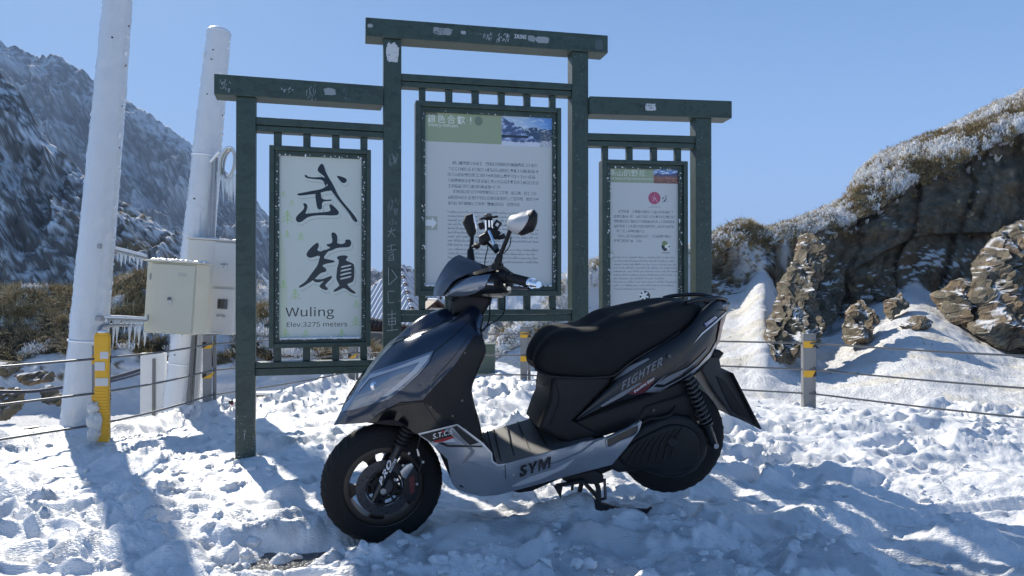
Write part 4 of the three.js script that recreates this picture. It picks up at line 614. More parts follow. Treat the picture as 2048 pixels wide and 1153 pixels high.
decal('paint_loss', fC, 733, 40, 1210, 106, BO, (g, W, H) => {
  const r = rng(4), X = (px) => (px - 733) / 477 * W, Y = (px, py) => (py - 37 - (px - 731) * 0.068 + 3) / 66 * H; void Y;
  const at2 = (px, frac) => H * (0.12 + 0.6 * frac);
  rag(g, X(735), at2(735, 0.2), X(745) - X(735), H * 0.23, r, '#9aa1a4'); rag(g, X(858), at2(858, 0.02), X(898) - X(858), H * 0.49, r, 'rgba(140,148,150,0.95)'); scratch(g, r, X(856), at2(856, 0), X(880) - X(856), H * 0.38, 22, '#39474a', 3);
  rag(g, X(914), at2(914, 0.2), X(924) - X(914), H * 0.23, r, '#a4aaad'); scratch(g, r, X(926), at2(926, 0.2), X(955) - X(926), H * 0.15, 16, '#6a7678', 2);
  scratch(g, r, X(956), at2(956, 0.1), X(976) - X(956), H * 0.42, 24, '#a9b0b2', 2.6); scratch(g, r, X(984), at2(984, 0.1), X(1012) - X(984), H * 0.49, 26, '#b4babc', 3);
  g.fillStyle = '#c4c9cb'; g.font = `bold ${H * 0.36}px sans-serif`; g.save(); g.translate(X(1021), at2(1021, 0.6)); g.scale((X(1046) - X(1021)) / g.measureText('ZAINE').width, 1); g.fillText('ZAINE', 0, 0); g.restore();
  rag(g, X(1048), at2(1048, 0.15), X(1064) - X(1048), H * 0.42, r, '#8b9396'); rag(g, X(1064), at2(1064, 0.18), X(1094) - X(1064), H * 0.46, r, '#949b9e');
  scratch(g, r, X(1125), at2(1125, 0.0), X(1170) - X(1125), H * 0.11, 18, '#59676a', 2); rag(g, X(1188), at2(1188, 0.1), X(1206) - X(1188), H * 0.68, r, '#4a575b');
}, beamC, 1200);
decal('paint_loss', fL, 432, 150, 764, 212, BO, (g, W, H) => {
  const r = rng(6), X = (px) => (px - 432) / 332 * W, at2 = (px, q) => H * (0.12 + 0.7 * q);
  scratch(g, r, X(440), at2(440, 0.1), X(458) - X(440), H * 0.47, 16, '#8d9698', 4); scratch(g, r, X(555), at2(555, 0.35), X(582) - X(555), H * 0.23, 14, '#8f989a', 4); scratch(g, r, X(608), at2(608, 0.0), X(628) - X(608), H * 0.75, 18, '#7f8b8d', 3); rag(g, X(643), at2(643, 0.2), X(668) - X(643), H * 0.38, r, '#8d979a'); scratch(g, r, X(684), at2(684, 0.0), X(690) - X(684), H * 0.57, 8, '#57666a', 3);
}, beamL, 1100);
decal('sticker', fR, 1278, 206, 1313, 223, BO, (g, W, H) => { const r = rng(7); scratch(g, r, 0, H * 0.1, W * 0.4, H * 0.5, 18, '#18201f', 3); rag(g, W * 0.35, 0, W * 0.62, H, r, '#b9bec1'); scratch(g, r, W * 0.42, H * 0.15, W * 0.3, H * 0.5, 12, '#2c3638', 4); }, beamR);
decal('scratched_writing', fC, 769, 285, 802, 678, HP, (g, W, H) => {
  const r = rng(9), Y = (v) => v / 1153 * H, X = (v) => (v - 32) / 92 * W; // traced at 173 x 1153
  scratch(g, r, X(52), Y(60), X(105) - X(52), Y(60), 34, '#8d9698', 2.2); scratch(g, r, X(52), Y(325), X(105) - X(52), Y(75), 30, '#7d888a', 2.4); scratch(g, r, X(60), Y(445), X(102) - X(60), Y(35), 16, '#7d888a', 2.2);
  g.strokeStyle = '#a7aeaf'; g.lineWidth = 3.4; const L = (...p) => { g.beginPath(); p.forEach(([x, y], i) => i ? g.lineTo(X(x), Y(y)) : g.moveTo(X(x), Y(y))); g.stroke(); };
  L([50, 525], [95, 512]); L([72, 500], [66, 530], [50, 556]); L([70, 525], [92, 556]); L([48, 612], [92, 600]); L([70, 598], [70, 632]); L([46, 636], [98, 628]); L([55, 650], [82, 640]); L([60, 668], [80, 652], [84, 690], [56, 694], [60, 668]); L([64, 680], [80, 678]);
  g.lineWidth = 4.4; L([55, 738], [55, 838]); L([72, 748], [102, 792], [58, 836]); L([50, 875], [88, 872]); L([52, 880], [54, 942]); L([54, 942], [86, 940]); L([48, 1012], [98, 1005]); L([74, 985], [74, 1105]); L([54, 1035], [58, 1072], [94, 1068], [92, 1030], [54, 1035]); L([54, 1052], [94, 1048]); L([46, 1105], [110, 1098]);
}, posts.B, 1600);
decal('paint_chips', fL, 474, 820, 511, 915, HP, (g, W, H) => { const r = rng(12); g.fillStyle = '#c9cfd0'; for (let k = 0; k < 60; k++) { const e = r() < 0.55; g.fillRect(e ? (r() < 0.4 ? W * 0.04 * r() : W * (0.84 + 0.15 * r())) : W * r(), H * Math.pow(r(), 0.8), 2 + 5 * r() * r(), 2 + 4 * r()); } g.strokeStyle = '#c9cfd0'; g.lineWidth = 2.5; g.beginPath(); g.moveTo(W * 0.45, H * 0.42); g.lineTo(W * 0.38, H * 0.62); g.stroke(); }, posts.A, 1400);
decal('paint_chips', fC, 1146, 110, 1176, 600, HP, (g, W, H) => { const r = rng(14); g.fillStyle = '#8d9799'; for (let k = 0; k < 34; k++) g.fillRect(W * r(), H * r(), 2 + 3 * r() * r(), 2 + 5 * r()); }, posts.C, 900);
decal('paint_chips', fR, 1393, 240, 1424, 600, HP, (g, W, H) => { const r = rng(15); g.fillStyle = '#8d9799'; for (let k = 0; k < 46; k++) g.fillRect(W * r(), H * r(), 2 + 5 * r() * r(), 2 + 3 * r()); }, posts.D, 900);

// ---------- the scooter ----------
const SC = { yaw: 11.5 * Math.PI / 180, roll: 4.5 * Math.PI / 180 };
const scooter = thing('scooter', 'dark blue and silver sports scooter on its centre stand in the snow before the signboard', 'scooter');
const p0 = at(765, HORIZON, 2.98); scooter.position.set(p0.x, 0, p0.z); scooter.rotation.order = 'YXZ'; scooter.rotation.set(SC.roll, SC.yaw, 0); scooter.updateMatrixWorld(true);
const toLocal = scooter.matrixWorld.clone().invert(), camL = V(0, CAM_H, 0).applyMatrix4(toLocal);
// pixel on the plane w metres to the rider's left of the scooter's middle -> scooter coordinates (x to the rear, y up, z to the left)
const L = (px, py, w = 0) => { const q = at(px, py, 3).applyMatrix4(toLocal).sub(camL), k = (w - camL.z) / q.z; return camL.clone().addScaledVector(q, k); };
const Ls = (list) => list.map((p) => L(...p)), flip = (v) => V(v.x, v.y, -v.z);
const mirrored = (g) => { const h = g.clone(); h.scale(1, 1, -1); if (h.index) { const a = h.index.array; for (let i = 0; i < a.length; i += 3) { const t = a[i]; a[i] = a[i + 1]; a[i + 1] = t; } h.computeVertexNormals(); } else { for (const at of Object.values(h.attributes)) { const n = at.itemSize, A = at.array; for (let i = 0; i < at.count; i += 3) for (let c = 0; c < n; c++) { const t = A[i * n + c]; A[i * n + c] = A[(i + 1) * n + c]; A[(i + 1) * n + c] = t; } } } return h; };
// materials
const orange = dataTex(256, (u, v) => 0.5 + 0.5 * tnoise(u, v, 60));
const M = {
  blue: std(0.009, 0.020, 0.045, 0.30, 0.6, { clearcoat: 1, clearcoatRoughness: 0.06 }),
  gloss: std(0.005, 0.0055, 0.0068, 0.3, 0, { clearcoat: 0.35, clearcoatRoughness: 0.08, specularIntensity: 0.7 }),
  plastic: std(0.011, 0.0115, 0.013, 0.5, 0, { bumpMap: orange, bumpScale: 0.0006, specularIntensity: 0.55 }),
  seat: std(0.0085, 0.0088, 0.010, 0.68, 0, { bumpMap: orange, bumpScale: 0.0012, specularIntensity: 0.5 }),
  rubber: std(0.013, 0.013, 0.014, 0.6, 0, { specularIntensity: 0.6 }),
  tyre: std(0.015, 0.015, 0.016, 0.82, 0, { bumpMap: orange, bumpScale: 0.001, specularIntensity: 0.5 }),
  silver: std(0.30, 0.325, 0.36, 0.34, 0.55, { clearcoat: 0.7, clearcoatRoughness: 0.1 }),
  paleSilver: std(0.55, 0.57, 0.60, 0.35, 0.3, { clearcoat: 0.6, clearcoatRoughness: 0.1 }),
  lampStrip: std(0.34, 0.37, 0.42, 0.25, 0.2, { clearcoat: 1 }), discSteel: std(0.07, 0.072, 0.08, 0.35, 0.7), mud: std(0.028, 0.029, 0.031, 0.5), floor: std(0.09, 0.09, 0.092, 0.45, 0),
  rim: std(0.045, 0.038, 0.032, 0.42, 0.4), rimEdge: std(0.20, 0.175, 0.14, 0.35, 0.6),
  steel: std(0.45, 0.46, 0.47, 0.3, 1), darkSteel: std(0.10, 0.10, 0.105, 0.42, 0.8), chrome: std(0.8, 0.82, 0.86, 0.08, 1),
  cast: std(0.022, 0.023, 0.026, 0.5, 0.3, { specularIntensity: 0.5 }), black: std(0.008, 0.008, 0.009, 0.6), red: std(0.30, 0.02, 0.02, 0.4), redDark: std(0.10, 0.012, 0.012, 0.3, 0, { clearcoat: 0.6 }),
  lens: std(0.13, 0.165, 0.22, 0.06, 0.55, { clearcoat: 1, clearcoatRoughness: 0.02 }), clear: std(0.16, 0.19, 0.24, 0.07, 0.5, { clearcoat: 1, clearcoatRoughness: 0.03 }),
  visor: std(0.030, 0.036, 0.050, 0.14, 0, { clearcoat: 1, clearcoatRoughness: 0.03 }),
  white: std(0.72, 0.73, 0.75, 0.4), grey: std(0.16, 0.17, 0.19, 0.4), mirror: std(0.46, 0.46, 0.46, 0.35, 0, { clearcoat: 0.6 }),
};
const P = (name, g, m, parent = scooter, label) => part(name, g, m, parent, label);
// symmetric body: stations of [px, py, w] running from the middle (w = 0) down one side
function shell(stations, nu, nv, cap = false) {
  const curves = stations.map((st) => { const near = Ls(st); const far = near.slice(st[0][2] === 0 ? 1 : 0).reverse().map(flip); return [...far, ...near]; });
  return loft(curves, nu, nv, false, cap);
}
function ringShell(stations, nu = 28, nv = 24) { // closed symmetric body: first and last point of each station lie in the middle
  return loft(stations.map((st) => { const n = Ls(st); return [...n, ...n.slice(1, -1).reverse().map(flip)]; }), nu, nv, true, true);
}
// thin-plate surface through control points [px, py, w]
function tps(ctrl) {
  const n = ctrl.length, A = [], U = (r2) => r2 > 0 ? r2 * Math.log(r2) * 0.5 : 0;
  for (let i = 0; i < n; i++) { const row = []; for (let j = 0; j < n; j++) row.push(U(((ctrl[i][0] - ctrl[j][0]) ** 2 + (ctrl[i][1] - ctrl[j][1]) ** 2) / 1e4) + (i === j ? 0.002 : 0)); row.push(1, ctrl[i][0] / 100, ctrl[i][1] / 100, ctrl[i][2]); A.push(row); }
  for (let k = 0; k < 3; k++) { const row = ctrl.map((c) => k === 0 ? 1 : c[k - 1] / 100); row.push(0, 0, 0, 0); A.push(row); }
  const N = n + 3; for (let c = 0; c < N; c++) { let p = c; for (let r = c + 1; r < N; r++) if (Math.abs(A[r][c]) > Math.abs(A[p][c])) p = r; [A[c], A[p]] = [A[p], A[c]]; for (let r = 0; r < N; r++) if (r !== c) { const f = A[r][c] / A[c][c]; if (f) for (let k = c; k <= N; k++) A[r][k] -= f * A[c][k]; } }
  const w = A.map((r, i) => r[N] / r[i]);
  return (x, y) => { let s = w[n] + w[n + 1] * x / 100 + w[n + 2] * y / 100; for (let i = 0; i < n; i++) s += w[i] * U(((x - ctrl[i][0]) ** 2 + (y - ctrl[i][1]) ** 2) / 1e4); return s; };
}
const smoothPoly = (poly, n) => resample(poly.map((p) => V(p[0], p[1], 0)), n, true).map((p) => [p.x, p.y]);
function panelGeo(poly, wf, thick = 0.006, levels = 3, off = 0) {
  const r = refine(poly, levels), pos = []; for (const [x, y] of r.pts) { const p = L(x, y, wf(x, y) + off); pos.push(p.x, p.y, p.z); }
  const idx = []; for (const [a, b, c] of r.tri) idx.push(a, b, c);
  const g = new THREE.BufferGeometry(); g.setAttribute('position', new THREE.Float32BufferAttribute(pos, 3)); g.setIndex(idx); g.computeVertexNormals();
  let sgn = 0; for (let i = 0; i < g.attributes.normal.count; i++) sgn += g.attributes.normal.getZ(i); if (sgn < 0) { const a = g.index.array; for (let i = 0; i < a.length; i += 3) { const t = a[i]; a[i] = a[i + 1]; a[i + 1] = t; } g.computeVertexNormals(); }
  return solidify(g, thick);
}
function slab(poly, w0, w1, bevel = 0.006) { // solid between two sides, outline read on the near one
  const pts = poly.map(([x, y]) => L(x, y, w1)), sh = new THREE.Shape(pts.map((p) => new THREE.Vector2(p.x, p.y)));
  const g = new THREE.ExtrudeGeometry(sh, { depth: w1 - w0 - 2 * bevel, bevelEnabled: bevel > 0, bevelThickness: bevel, bevelSize: bevel, bevelOffset: -bevel, bevelSegments: 3, curveSegments: 8 });
  const h = toCreasedNormals(g.translate(0, 0, w0 + bevel), 0.6); planarUV(h); return h;
}
// lay an outline onto built surfaces, a little proud of them
const ray = new THREE.Raycaster();
function project(poly, meshes, off = 0.0015, levels = 2, holes) {
  const targets = meshes.map((m) => { const q = new THREE.Mesh(m.geometry, new THREE.MeshBasicMaterial({ side: THREE.DoubleSide })); q.applyMatrix4(m.matrix); q.updateMatrixWorld(true); return q; });
  const r = refine(poly, levels), pos = [], last = V(0, 0, 0.15); void holes; let wz = 0.15;
  const hit = (x, y) => { const dir = L(x, y, 0).sub(camL).normalize(); ray.set(camL, dir); const h = ray.intersectObjects(targets, false)[0]; if (!h) return null; const n = h.face.normal.clone(); if (n.dot(dir) > 0) n.negate(); return h.point.clone().addScaledVector(n, off).addScaledVector(dir, -off * 0.6); };
  const hs = r.pts.map(([x, y]) => hit(x, y)), ok = hs.filter(Boolean); if (ok.length) { wz = ok.reduce((s, p) => s + p.z, 0) / ok.length; } void last;
  r.pts.forEach(([x, y], i) => { const p = hs[i] ?? L(x, y, wz); pos.push(p.x, p.y, p.z); });
  const idx = []; for (const [a, b, c] of r.tri) idx.push(a, b, c);
  const g = new THREE.BufferGeometry(); g.setAttribute('position', new THREE.Float32BufferAttribute(pos, 3)); g.setIndex(idx); g.computeVertexNormals(); planarUV(g); return g;
}
function lettering(text, x, y, size, angle, meshes, skew = 0, stretch = 1, off = 0.002) { // text laid on a surface: baseline start in pixels
  const c = Math.cos(angle), s = Math.sin(angle), out = [];
  for (const sh of font.generateShapes(text, size)) {
    const { shape, holes } = sh.extractPoints(5), map = (p) => { const u = (p.x + p.y * skew) * stretch, v = -p.y; return [x + u * c - v * s, y + u * s + v * c]; };
    let ring = shape.map(map); for (const h of holes) { // bridge the hole
      const H = h.map(map); let b = [0, 0], m = 1e9; ring.forEach((p, i) => H.forEach((q, j) => { const d = Math.hypot(p[0] - q[0], p[1] - q[1]); if (d < m) { m = d; b = [i, j]; } }));
      ring = [...ring.slice(0, b[0] + 1), ...H.slice(b[1]), ...H.slice(0, b[1] + 1), ...ring.slice(b[0])];
    }
    out.push(project(ring, meshes, off, 0));
  }
  return merge(out);
}
// ---- wheels ----
function wheel(name, c, R, width, yaw, spokes) {
  const w = new THREE.Group(); w.name = name; w.position.copy(c); w.rotation.y = yaw; scooter.add(w);
  const rr = 0.152, prof = []; for (let k = 0; k <= 22; k++) { const a = -Math.PI * 0.5 + Math.PI * k / 22, e = Math.cos(a); prof.push(new THREE.Vector2(rr + 0.004 + (R - rr - 0.004) * Math.pow(Math.abs(e), 0.55), Math.sin(a) * width / 2)); }
  const tyre = new THREE.LatheGeometry(prof, 96).rotateX(Math.PI / 2); P('tyre', tyre, M.tyre, w);
  const grooves = []; for (let k = 0; k < 34; k++) for (const s of [1, -1]) { const a = k / 34 * 6.283 + (s > 0 ? 0.09 : 0), pt = (f, da) => { const z = s * width * f, e = Math.sqrt(Math.max(0, 1 - (2 * f) ** 2)), rad = rr + (R - rr) * Math.pow(e, 0.55) + 0.0006; return V(Math.cos(a + da) * rad, Math.sin(a + da) * rad, z); }; grooves.push(new THREE.TubeGeometry(new THREE.CatmullRomCurve3([pt(0.06, 0), pt(0.2, 0.05), pt(0.33, 0.12), pt(0.41, 0.2)]), 8, 0.0022, 4)); }
  P('tread_groove', merge(grooves), M.black, w).userData.kind = 'stuff';
  const rim = new THREE.LatheGeometry([[0.132, -0.042], [0.158, -0.046], [0.166, -0.040], [0.158, -0.034], [0.142, -0.02], [0.138, 0], [0.142, 0.02], [0.158, 0.034], [0.166, 0.040], [0.158, 0.046], [0.132, 0.042], [0.128, 0], [0.132, -0.042]].map((p) => new THREE.Vector2(...p)), 72).rotateX(Math.PI / 2);
  P('rim', toCreasedNormals(rim, 0.8), M.rim, w); P('rim_lip', new THREE.TorusGeometry(0.161, 0.0035, 8, 80).translate(0, 0, 0.044), M.rimEdge, w);
  for (let k = 0; k < spokes; k++) {
    const a = k / spokes * 6.283 + 0.45, sh = new THREE.Shape([[-0.028, 0.03], [-0.014, 0.075], [-0.017, 0.112], [-0.034, 0.136], [0.034, 0.136], [0.017, 0.112], [0.014, 0.075], [0.028, 0.03]].map((p) => new THREE.Vector2(...p)));
    const g = new THREE.ExtrudeGeometry(sh, { depth: 0.018, bevelEnabled: true, bevelThickness: 0.003, bevelSize: 0.003, bevelSegments: 2 }).translate(0, 0, 0.002).rotateZ(a); P('spoke', g, M.rim, w);
  }
  P('hub', new THREE.CylinderGeometry(0.036, 0.036, 0.09, 28).rotateX(Math.PI / 2), M.darkSteel, w); return w;
}
const fc = L(765, 966, 0), front = wheel('front_wheel', fc, 0.237, 0.112, 0.07, 5);
{ // drilled brake disc with its carrier
  const ring = (r0, r1, z0, z1) => new THREE.LatheGeometry([[r0, z0], [r1, z0], [r1, z1], [r0, z1], [r0, z0]].map((p) => new THREE.Vector2(...p)), 72).rotateX(Math.PI / 2);
  P('brake_disc', toCreasedNormals(ring(0.072, 0.108, 0.058, 0.062), 0.5), M.discSteel, front);
  const holes = []; for (let k = 0; k < 30; k++) { const a = k / 30 * 6.283, r = 0.080 + 0.010 * (k % 3); holes.push(new THREE.CylinderGeometry(0.0036, 0.0036, 0.006, 10).rotateX(Math.PI / 2).translate(Math.cos(a) * r, Math.sin(a) * r, 0.060)); } P('disc_holes', merge(holes), M.black, front);
  const arms = [toCreasedNormals(ring(0.062, 0.070, 0.055, 0.0605), 0.5), toCreasedNormals(ring(0.038, 0.048, 0.055, 0.0605), 0.5)]; for (let k = 0; k < 10; k++) arms.push(box(0.008, 0.03, 0.005, 0, 0.056, 0.0575).rotateZ(k / 10 * 6.283)); P('disc_carrier', merge(arms), M.cast, front);
}
// ---- front fork ----
{
  const fork = new THREE.Group(); fork.name = 'front_fork'; scooter.add(fork);
  for (const s of [1, -1]) {
    const W = 0.082 * s, a = L(814, 862, 0.082), b = L(747, 1003, 0.082), A = V(a.x, a.y, W), B = V(b.x, b.y, W), leg = P('fork_leg', rod(B, A.clone().lerp(B, 0.1), 0.0135, 0.0185, 20), M.gloss, fork);
    const boot = []; for (let k = 0; k < 5; k++) { const t = -0.02 + k * 0.055, q = A.clone().lerp(B, t); boot.push(new THREE.TorusGeometry(0.022, 0.0065, 8, 24).applyQuaternion(new THREE.Quaternion().setFromUnitVectors(V(0, 0, 1), B.clone().sub(A).normalize())).translate(q.x, q.y, q.z)); }
    P('dust_boot', merge([...boot, rod(A.clone().lerp(B, -0.1), A.clone().lerp(B, 0.22), 0.022, 0.022, 20)]), M.rubber, fork); void leg;
    P('axle_nut', new THREE.CylinderGeometry(0.012, 0.012, 0.016, 6).rotateX(Math.PI / 2).translate(fc.x, fc.y, W + s * 0.012), M.steel, fork);
  }
  const near = fork.children[0], t = lettering('PRO', 762, 974, 9, -1.127, [near], 0.4, 2.1, 0.0012); P('lettering', t, M.white, fork); P('lettering', lettering('MASTER', 781, 947, 5, -1.127, [near], 0.2, 1.15, 0.0012), M.white, fork);
  // caliper, bracket and hose
  const cal = P('brake_caliper', slab([[808, 938], [826, 930], [838, 945], [840, 975], [830, 1003], [815, 1006], [806, 985]], 0.055, 0.098, 0.008), M.cast, fork);
  P('caliper_badge', project([[818, 955], [829, 952], [829, 984], [820, 990]], [cal], 0.0012, 2), M.redDark, fork);
  const br = P('caliper_bracket', slab([[803, 953], [800, 944], [812, 930], [824, 926], [828, 934], [820, 946], [812, 960]], 0.09, 0.104, 0.003), M.steel, fork); void br;
  for (const [x, y] of [[806, 931], [790, 959], [834, 968], [846, 924], [818, 907]]) P('bolt', new THREE.CylinderGeometry(0.0055, 0.0055, 0.008, 6).rotateX(Math.PI / 2).translate(...L(x, y, 0.106).toArray()), M.steel, fork);
  P('brake_hose', tube(Ls([[842, 870, 0.1], [836, 900, 0.105], [844, 925, 0.105], [838, 945, 0.1]]), 0.0045, 24), M.rubber, fork); P('hose_clip', rod(L(835, 898, 0.104), L(838, 912, 0.106), 0.0052), M.steel, fork);
}
// ---- nose fairing and leg shield ----
const FA = [ // rows from the chin upwards: middle ridge, crease, then along the side to the rear edge
  [[667, 850, 0], [690, 849, 0.035], [745, 845, 0.09], [792, 841, 0.125], [836, 869, 0.155], [875, 862, 0.18], [915, 852, 0.195], [966, 886, 0.195]],
  [[676, 834, 0], [698, 826, 0.055], [752, 818, 0.115], [803, 815, 0.15], [848, 824, 0.18], [888, 826, 0.20], [925, 824, 0.205], [955, 842, 0.2]],
  [[690, 806, 0], [710, 790, 0.07], [762, 780, 0.138], [812, 774, 0.172], [856, 776, 0.2], [897, 778, 0.21], [923, 778, 0.215], [941, 778, 0.212]],
  [[717, 764, 0], [733, 752, 0.065], [780, 735, 0.138], [828, 725, 0.175], [870, 724, 0.205], [911, 722, 0.22], [943, 720, 0.225], [966, 716, 0.222]],
  [[768, 705, 0], [783, 692, 0.06], [818, 688, 0.125], [856, 681, 0.168], [893, 676, 0.198], [926, 677, 0.214], [950, 688, 0.224], [970, 698, 0.222]],
  [[803, 665, 0], [820, 673, 0.065], [849, 664, 0.108], [879, 655, 0.142], [905, 650, 0.165], [930, 654, 0.185], [948, 662, 0.2], [963, 674, 0.21]],
  [[845, 632, 0], [867, 652, 0.07], [888, 646, 0.09], [905, 638, 0.11], [922, 633, 0.125], [938, 634, 0.138], [950, 642, 0.15], [961, 656, 0.16]],
  [[890, 616, 0], [909, 632, 0.055], [918, 628, 0.068], [928, 622, 0.078], [938, 616, 0.086], [948, 613, 0.092], [958, 620, 0.1], [966, 634, 0.11]]];
const topGeo = shell(FA.map((r) => [r[0], [lerp(r[0][0], r[1][0], 0.55), lerp(r[0][1], r[1][1], 0.5), r[1][2] * 0.6], r[1]]), 21, 30), sideGeo = loft(FA.map((r) => Ls(r.slice(1))), 34, 34);
const fairing = P('front_fairing', solidify(topGeo, 0.004), M.blue), sideN = P('fairing_side', solidify(sideGeo, 0.004), M.blue, fairing); P('fairing_side', mirrored(sideN.geometry), M.blue, fairing);
// leg shield behind the riders' knees: dark plastic wrapped round the rear edge
{
  const edge = [[966, 886, 0.197], [957, 843, 0.202], [942, 778, 0.214], [967, 716, 0.224], [970, 698, 0.224], [964, 674, 0.212], [962, 656, 0.163], [967, 634, 0.112]];
  const g = loft([Ls(edge), Ls(edge.map(([x, y, w]) => [x + 2, y, w * 0.75])), Ls(edge.map(([x, y]) => [x - 2, y + 2, 0]))].map((c) => c), 30, 12), full = [g, mirrored(g)];
  P('leg_shield', merge(full), M.plastic);
  const overlay = [[968, 886], [957, 843], [942, 778], [967, 716], [971, 698], [964, 672], [948, 672], [930, 700], [905, 738], [872, 772], [846, 800], [878, 828], [918, 850]];
  const near = P('knee_panel', project(overlay, [sideN], 0.004, 4), M.plastic); P('knee_panel', mirrored(near.geometry), M.plastic);
  P('panel_seam', tube(overlay.slice(6, 11).map(([x, y]) => { const g2 = project([[x, y], [x + 1, y], [x, y + 1]], [sideN], 0.003, 0); return V(...g2.attributes.position.array.slice(0, 3)); }), 0.0016, 30, 6), M.black, near);
  const chin = P('lower_cowl', project([[738, 845], [792, 840], [835, 868], [878, 861], [912, 850], [880, 828], [846, 802], [800, 806], [760, 826]], [sideN], 0.003, 4), M.gloss); P('lower_cowl', mirrored(chin.geometry), M.gloss);
}
// wheel-arch liner and mudguard between fork and fairing
P('inner_mudguard', slab([[742, 846], [795, 842], [838, 870], [868, 892], [898, 922], [906, 966], [884, 905], [858, 872], [826, 850]], -0.085, 0.085, 0.01), M.plastic);
P('steering_neck', slab([[800, 858], [828, 850], [838, 868], [816, 872]], -0.1, 0.1, 0.008), M.plastic);
// big slanted front lamp
{
  const outline = [[683, 825], [700, 796], [722, 766], [742, 747], [776, 734], [830, 716], [868, 702], [859, 724], [839, 748], [808, 776], [777, 798], [757, 804], [715, 817]];
  const lamp = P('front_lamp', project(outline, [sideN, fairing], 0.005, 4), M.lens, scooter, 'slanted clear front lamp with a silver strip'); P('front_lamp', mirrored(lamp.geometry), M.lens);
  P('lamp_strip', project([[742, 750], [790, 736], [862, 708], [855, 722], [836, 744], [806, 770], [777, 792], [764, 794], [790, 772], [826, 741], [840, 724], [790, 741], [740, 758], [715, 787], [720, 776]], [lamp], 0.0022, 3), M.lampStrip, lamp);
  P('lamp_bowl', project([[742, 790], [770, 772], [800, 757], [822, 741], [800, 764], [775, 786], [757, 796], [730, 806]], [lamp], 0.0018, 3), M.clear, lamp);
  const c = L(752, 772, 0.115); for (const [r, m, k] of [[0.021, M.chrome, 0], [0.015, M.lens, 1]]) P('projector', new THREE.SphereGeometry(r, 20, 14).scale(1, 1, 0.55).translate(c.x, c.y, c.z + 0.006 + k * 0.004), m, lamp);
  P('crease_trim', tube([[782, 690, 0.062], [800, 682, 0.066], [820, 672, 0.068], [867, 651, 0.073], [909, 631, 0.058]].map((p) => L(...p)), 0.0018, 30, 6), M.blue, fairing);
}
{ // shut lines between the panels and their screws
  const onSide = (x, y, off = 0.0035) => { const q = project([[x, y], [x + 1, y], [x, y + 1]], [sideN, fairing], off, 0).attributes.position.array; return V(q[0], q[1], q[2]); };
  for (const line of [[[872, 772], [862, 790], [846, 802], [818, 806], [790, 812], [758, 828]], [[941, 668], [925, 690], [905, 716], [880, 744], [866, 760]], [[846, 802], [858, 820], [872, 840], [880, 860]], [[868, 702], [884, 690], [905, 672], [926, 652], [941, 638]]]) P('shut_line', tube(line.map(([x, y]) => onSide(x, y)), 0.0011, 30, 5), M.black, fairing);
  for (const [x, y] of [[905, 830], [862, 812], [930, 705], [924, 800]]) { const c = onSide(x, y, 0.005); P('panel_screw', new THREE.CylinderGeometry(0.0045, 0.0045, 0.003, 12).rotateX(Math.PI / 2).translate(c.x, c.y, c.z), M.darkSteel, fairing); }
}
// ---- handlebar cowl, visor, lamps ----
P('steering_column', slab([[903, 604], [918, 590], [968, 588], [986, 600], [967, 634], [941, 628], [905, 630]], -0.06, 0.06, 0.014), M.plastic);
const cowl = P('handlebar_cowl', ringShell([[[889, 588, 0], [889, 589, 0.02], [890, 591, 0.03], [890, 593, 0.02], [890, 594, 0]], [[905, 566, 0], [907, 572, 0.06], [908, 580, 0.085], [907, 592, 0.06], [906, 594, 0]], [[935, 543, 0], [937, 552, 0.08], [938, 566, 0.12], [938, 590, 0.1], [936, 596, 0]], [[968, 532, 0], [970, 542, 0.08], [972, 558, 0.135], [972, 588, 0.115], [970, 598, 0]], [[1000, 532, 0], [1002, 541, 0.075], [1006, 556, 0.13], [1006, 586, 0.11], [1002, 596, 0]], [[1018, 540, 0], [1020, 548, 0.06], [1024, 560, 0.105], [1022, 580, 0.09], [1018, 588, 0]], [[1024, 552, 0], [1026, 556, 0.03], [1028, 564, 0.05], [1027, 572, 0.04], [1024, 576, 0]]], 30, 30), M.plastic);
{
  const half = loft([[[866, 593, 0], [873, 593, 0.03], [884, 593, 0.055]], [[871, 567, 0], [886, 564, 0.045], [907, 562, 0.085]], [[889, 534, 0], [910, 540, 0.05], [936, 548, 0.1]], [[906, 516, 0], [930, 526, 0.052], [962, 538, 0.105]], [[919, 510, 0], [945, 521, 0.05], [978, 534, 0.1]]].map(Ls), 16, 24), vs = solidify(half, 0.003);
  const visor = P('visor', merge([vs, mirrored(vs)]), M.visor); void visor;
  const lens = P('headlight', project([[891, 591], [900, 577], [912, 565], [945, 555], [982, 550], [968, 575], [949, 586], [930, 592]], [cowl], 0.004, 4), M.clear); P('headlight', mirrored(lens.geometry), M.clear);
  P('headlight_rim', project([[884, 593], [897, 572], [911, 560], [938, 549], [980, 537], [1010, 537], [985, 545], [946, 553], [913, 563], [901, 575], [891, 590]], [cowl], 0.006, 3), M.gloss, lens);
  P('cowl_flank', project([[950, 586], [967, 577], [985, 553], [990, 580], [1024, 572], [1020, 586], [1005, 594], [967, 593]], [cowl], 0.003, 3), M.gloss, cowl);
  P('cowl_crest', project([[960, 536], [990, 530], [1012, 536], [1004, 544], [975, 545]], [cowl], 0.003, 3), M.plastic, cowl);
}
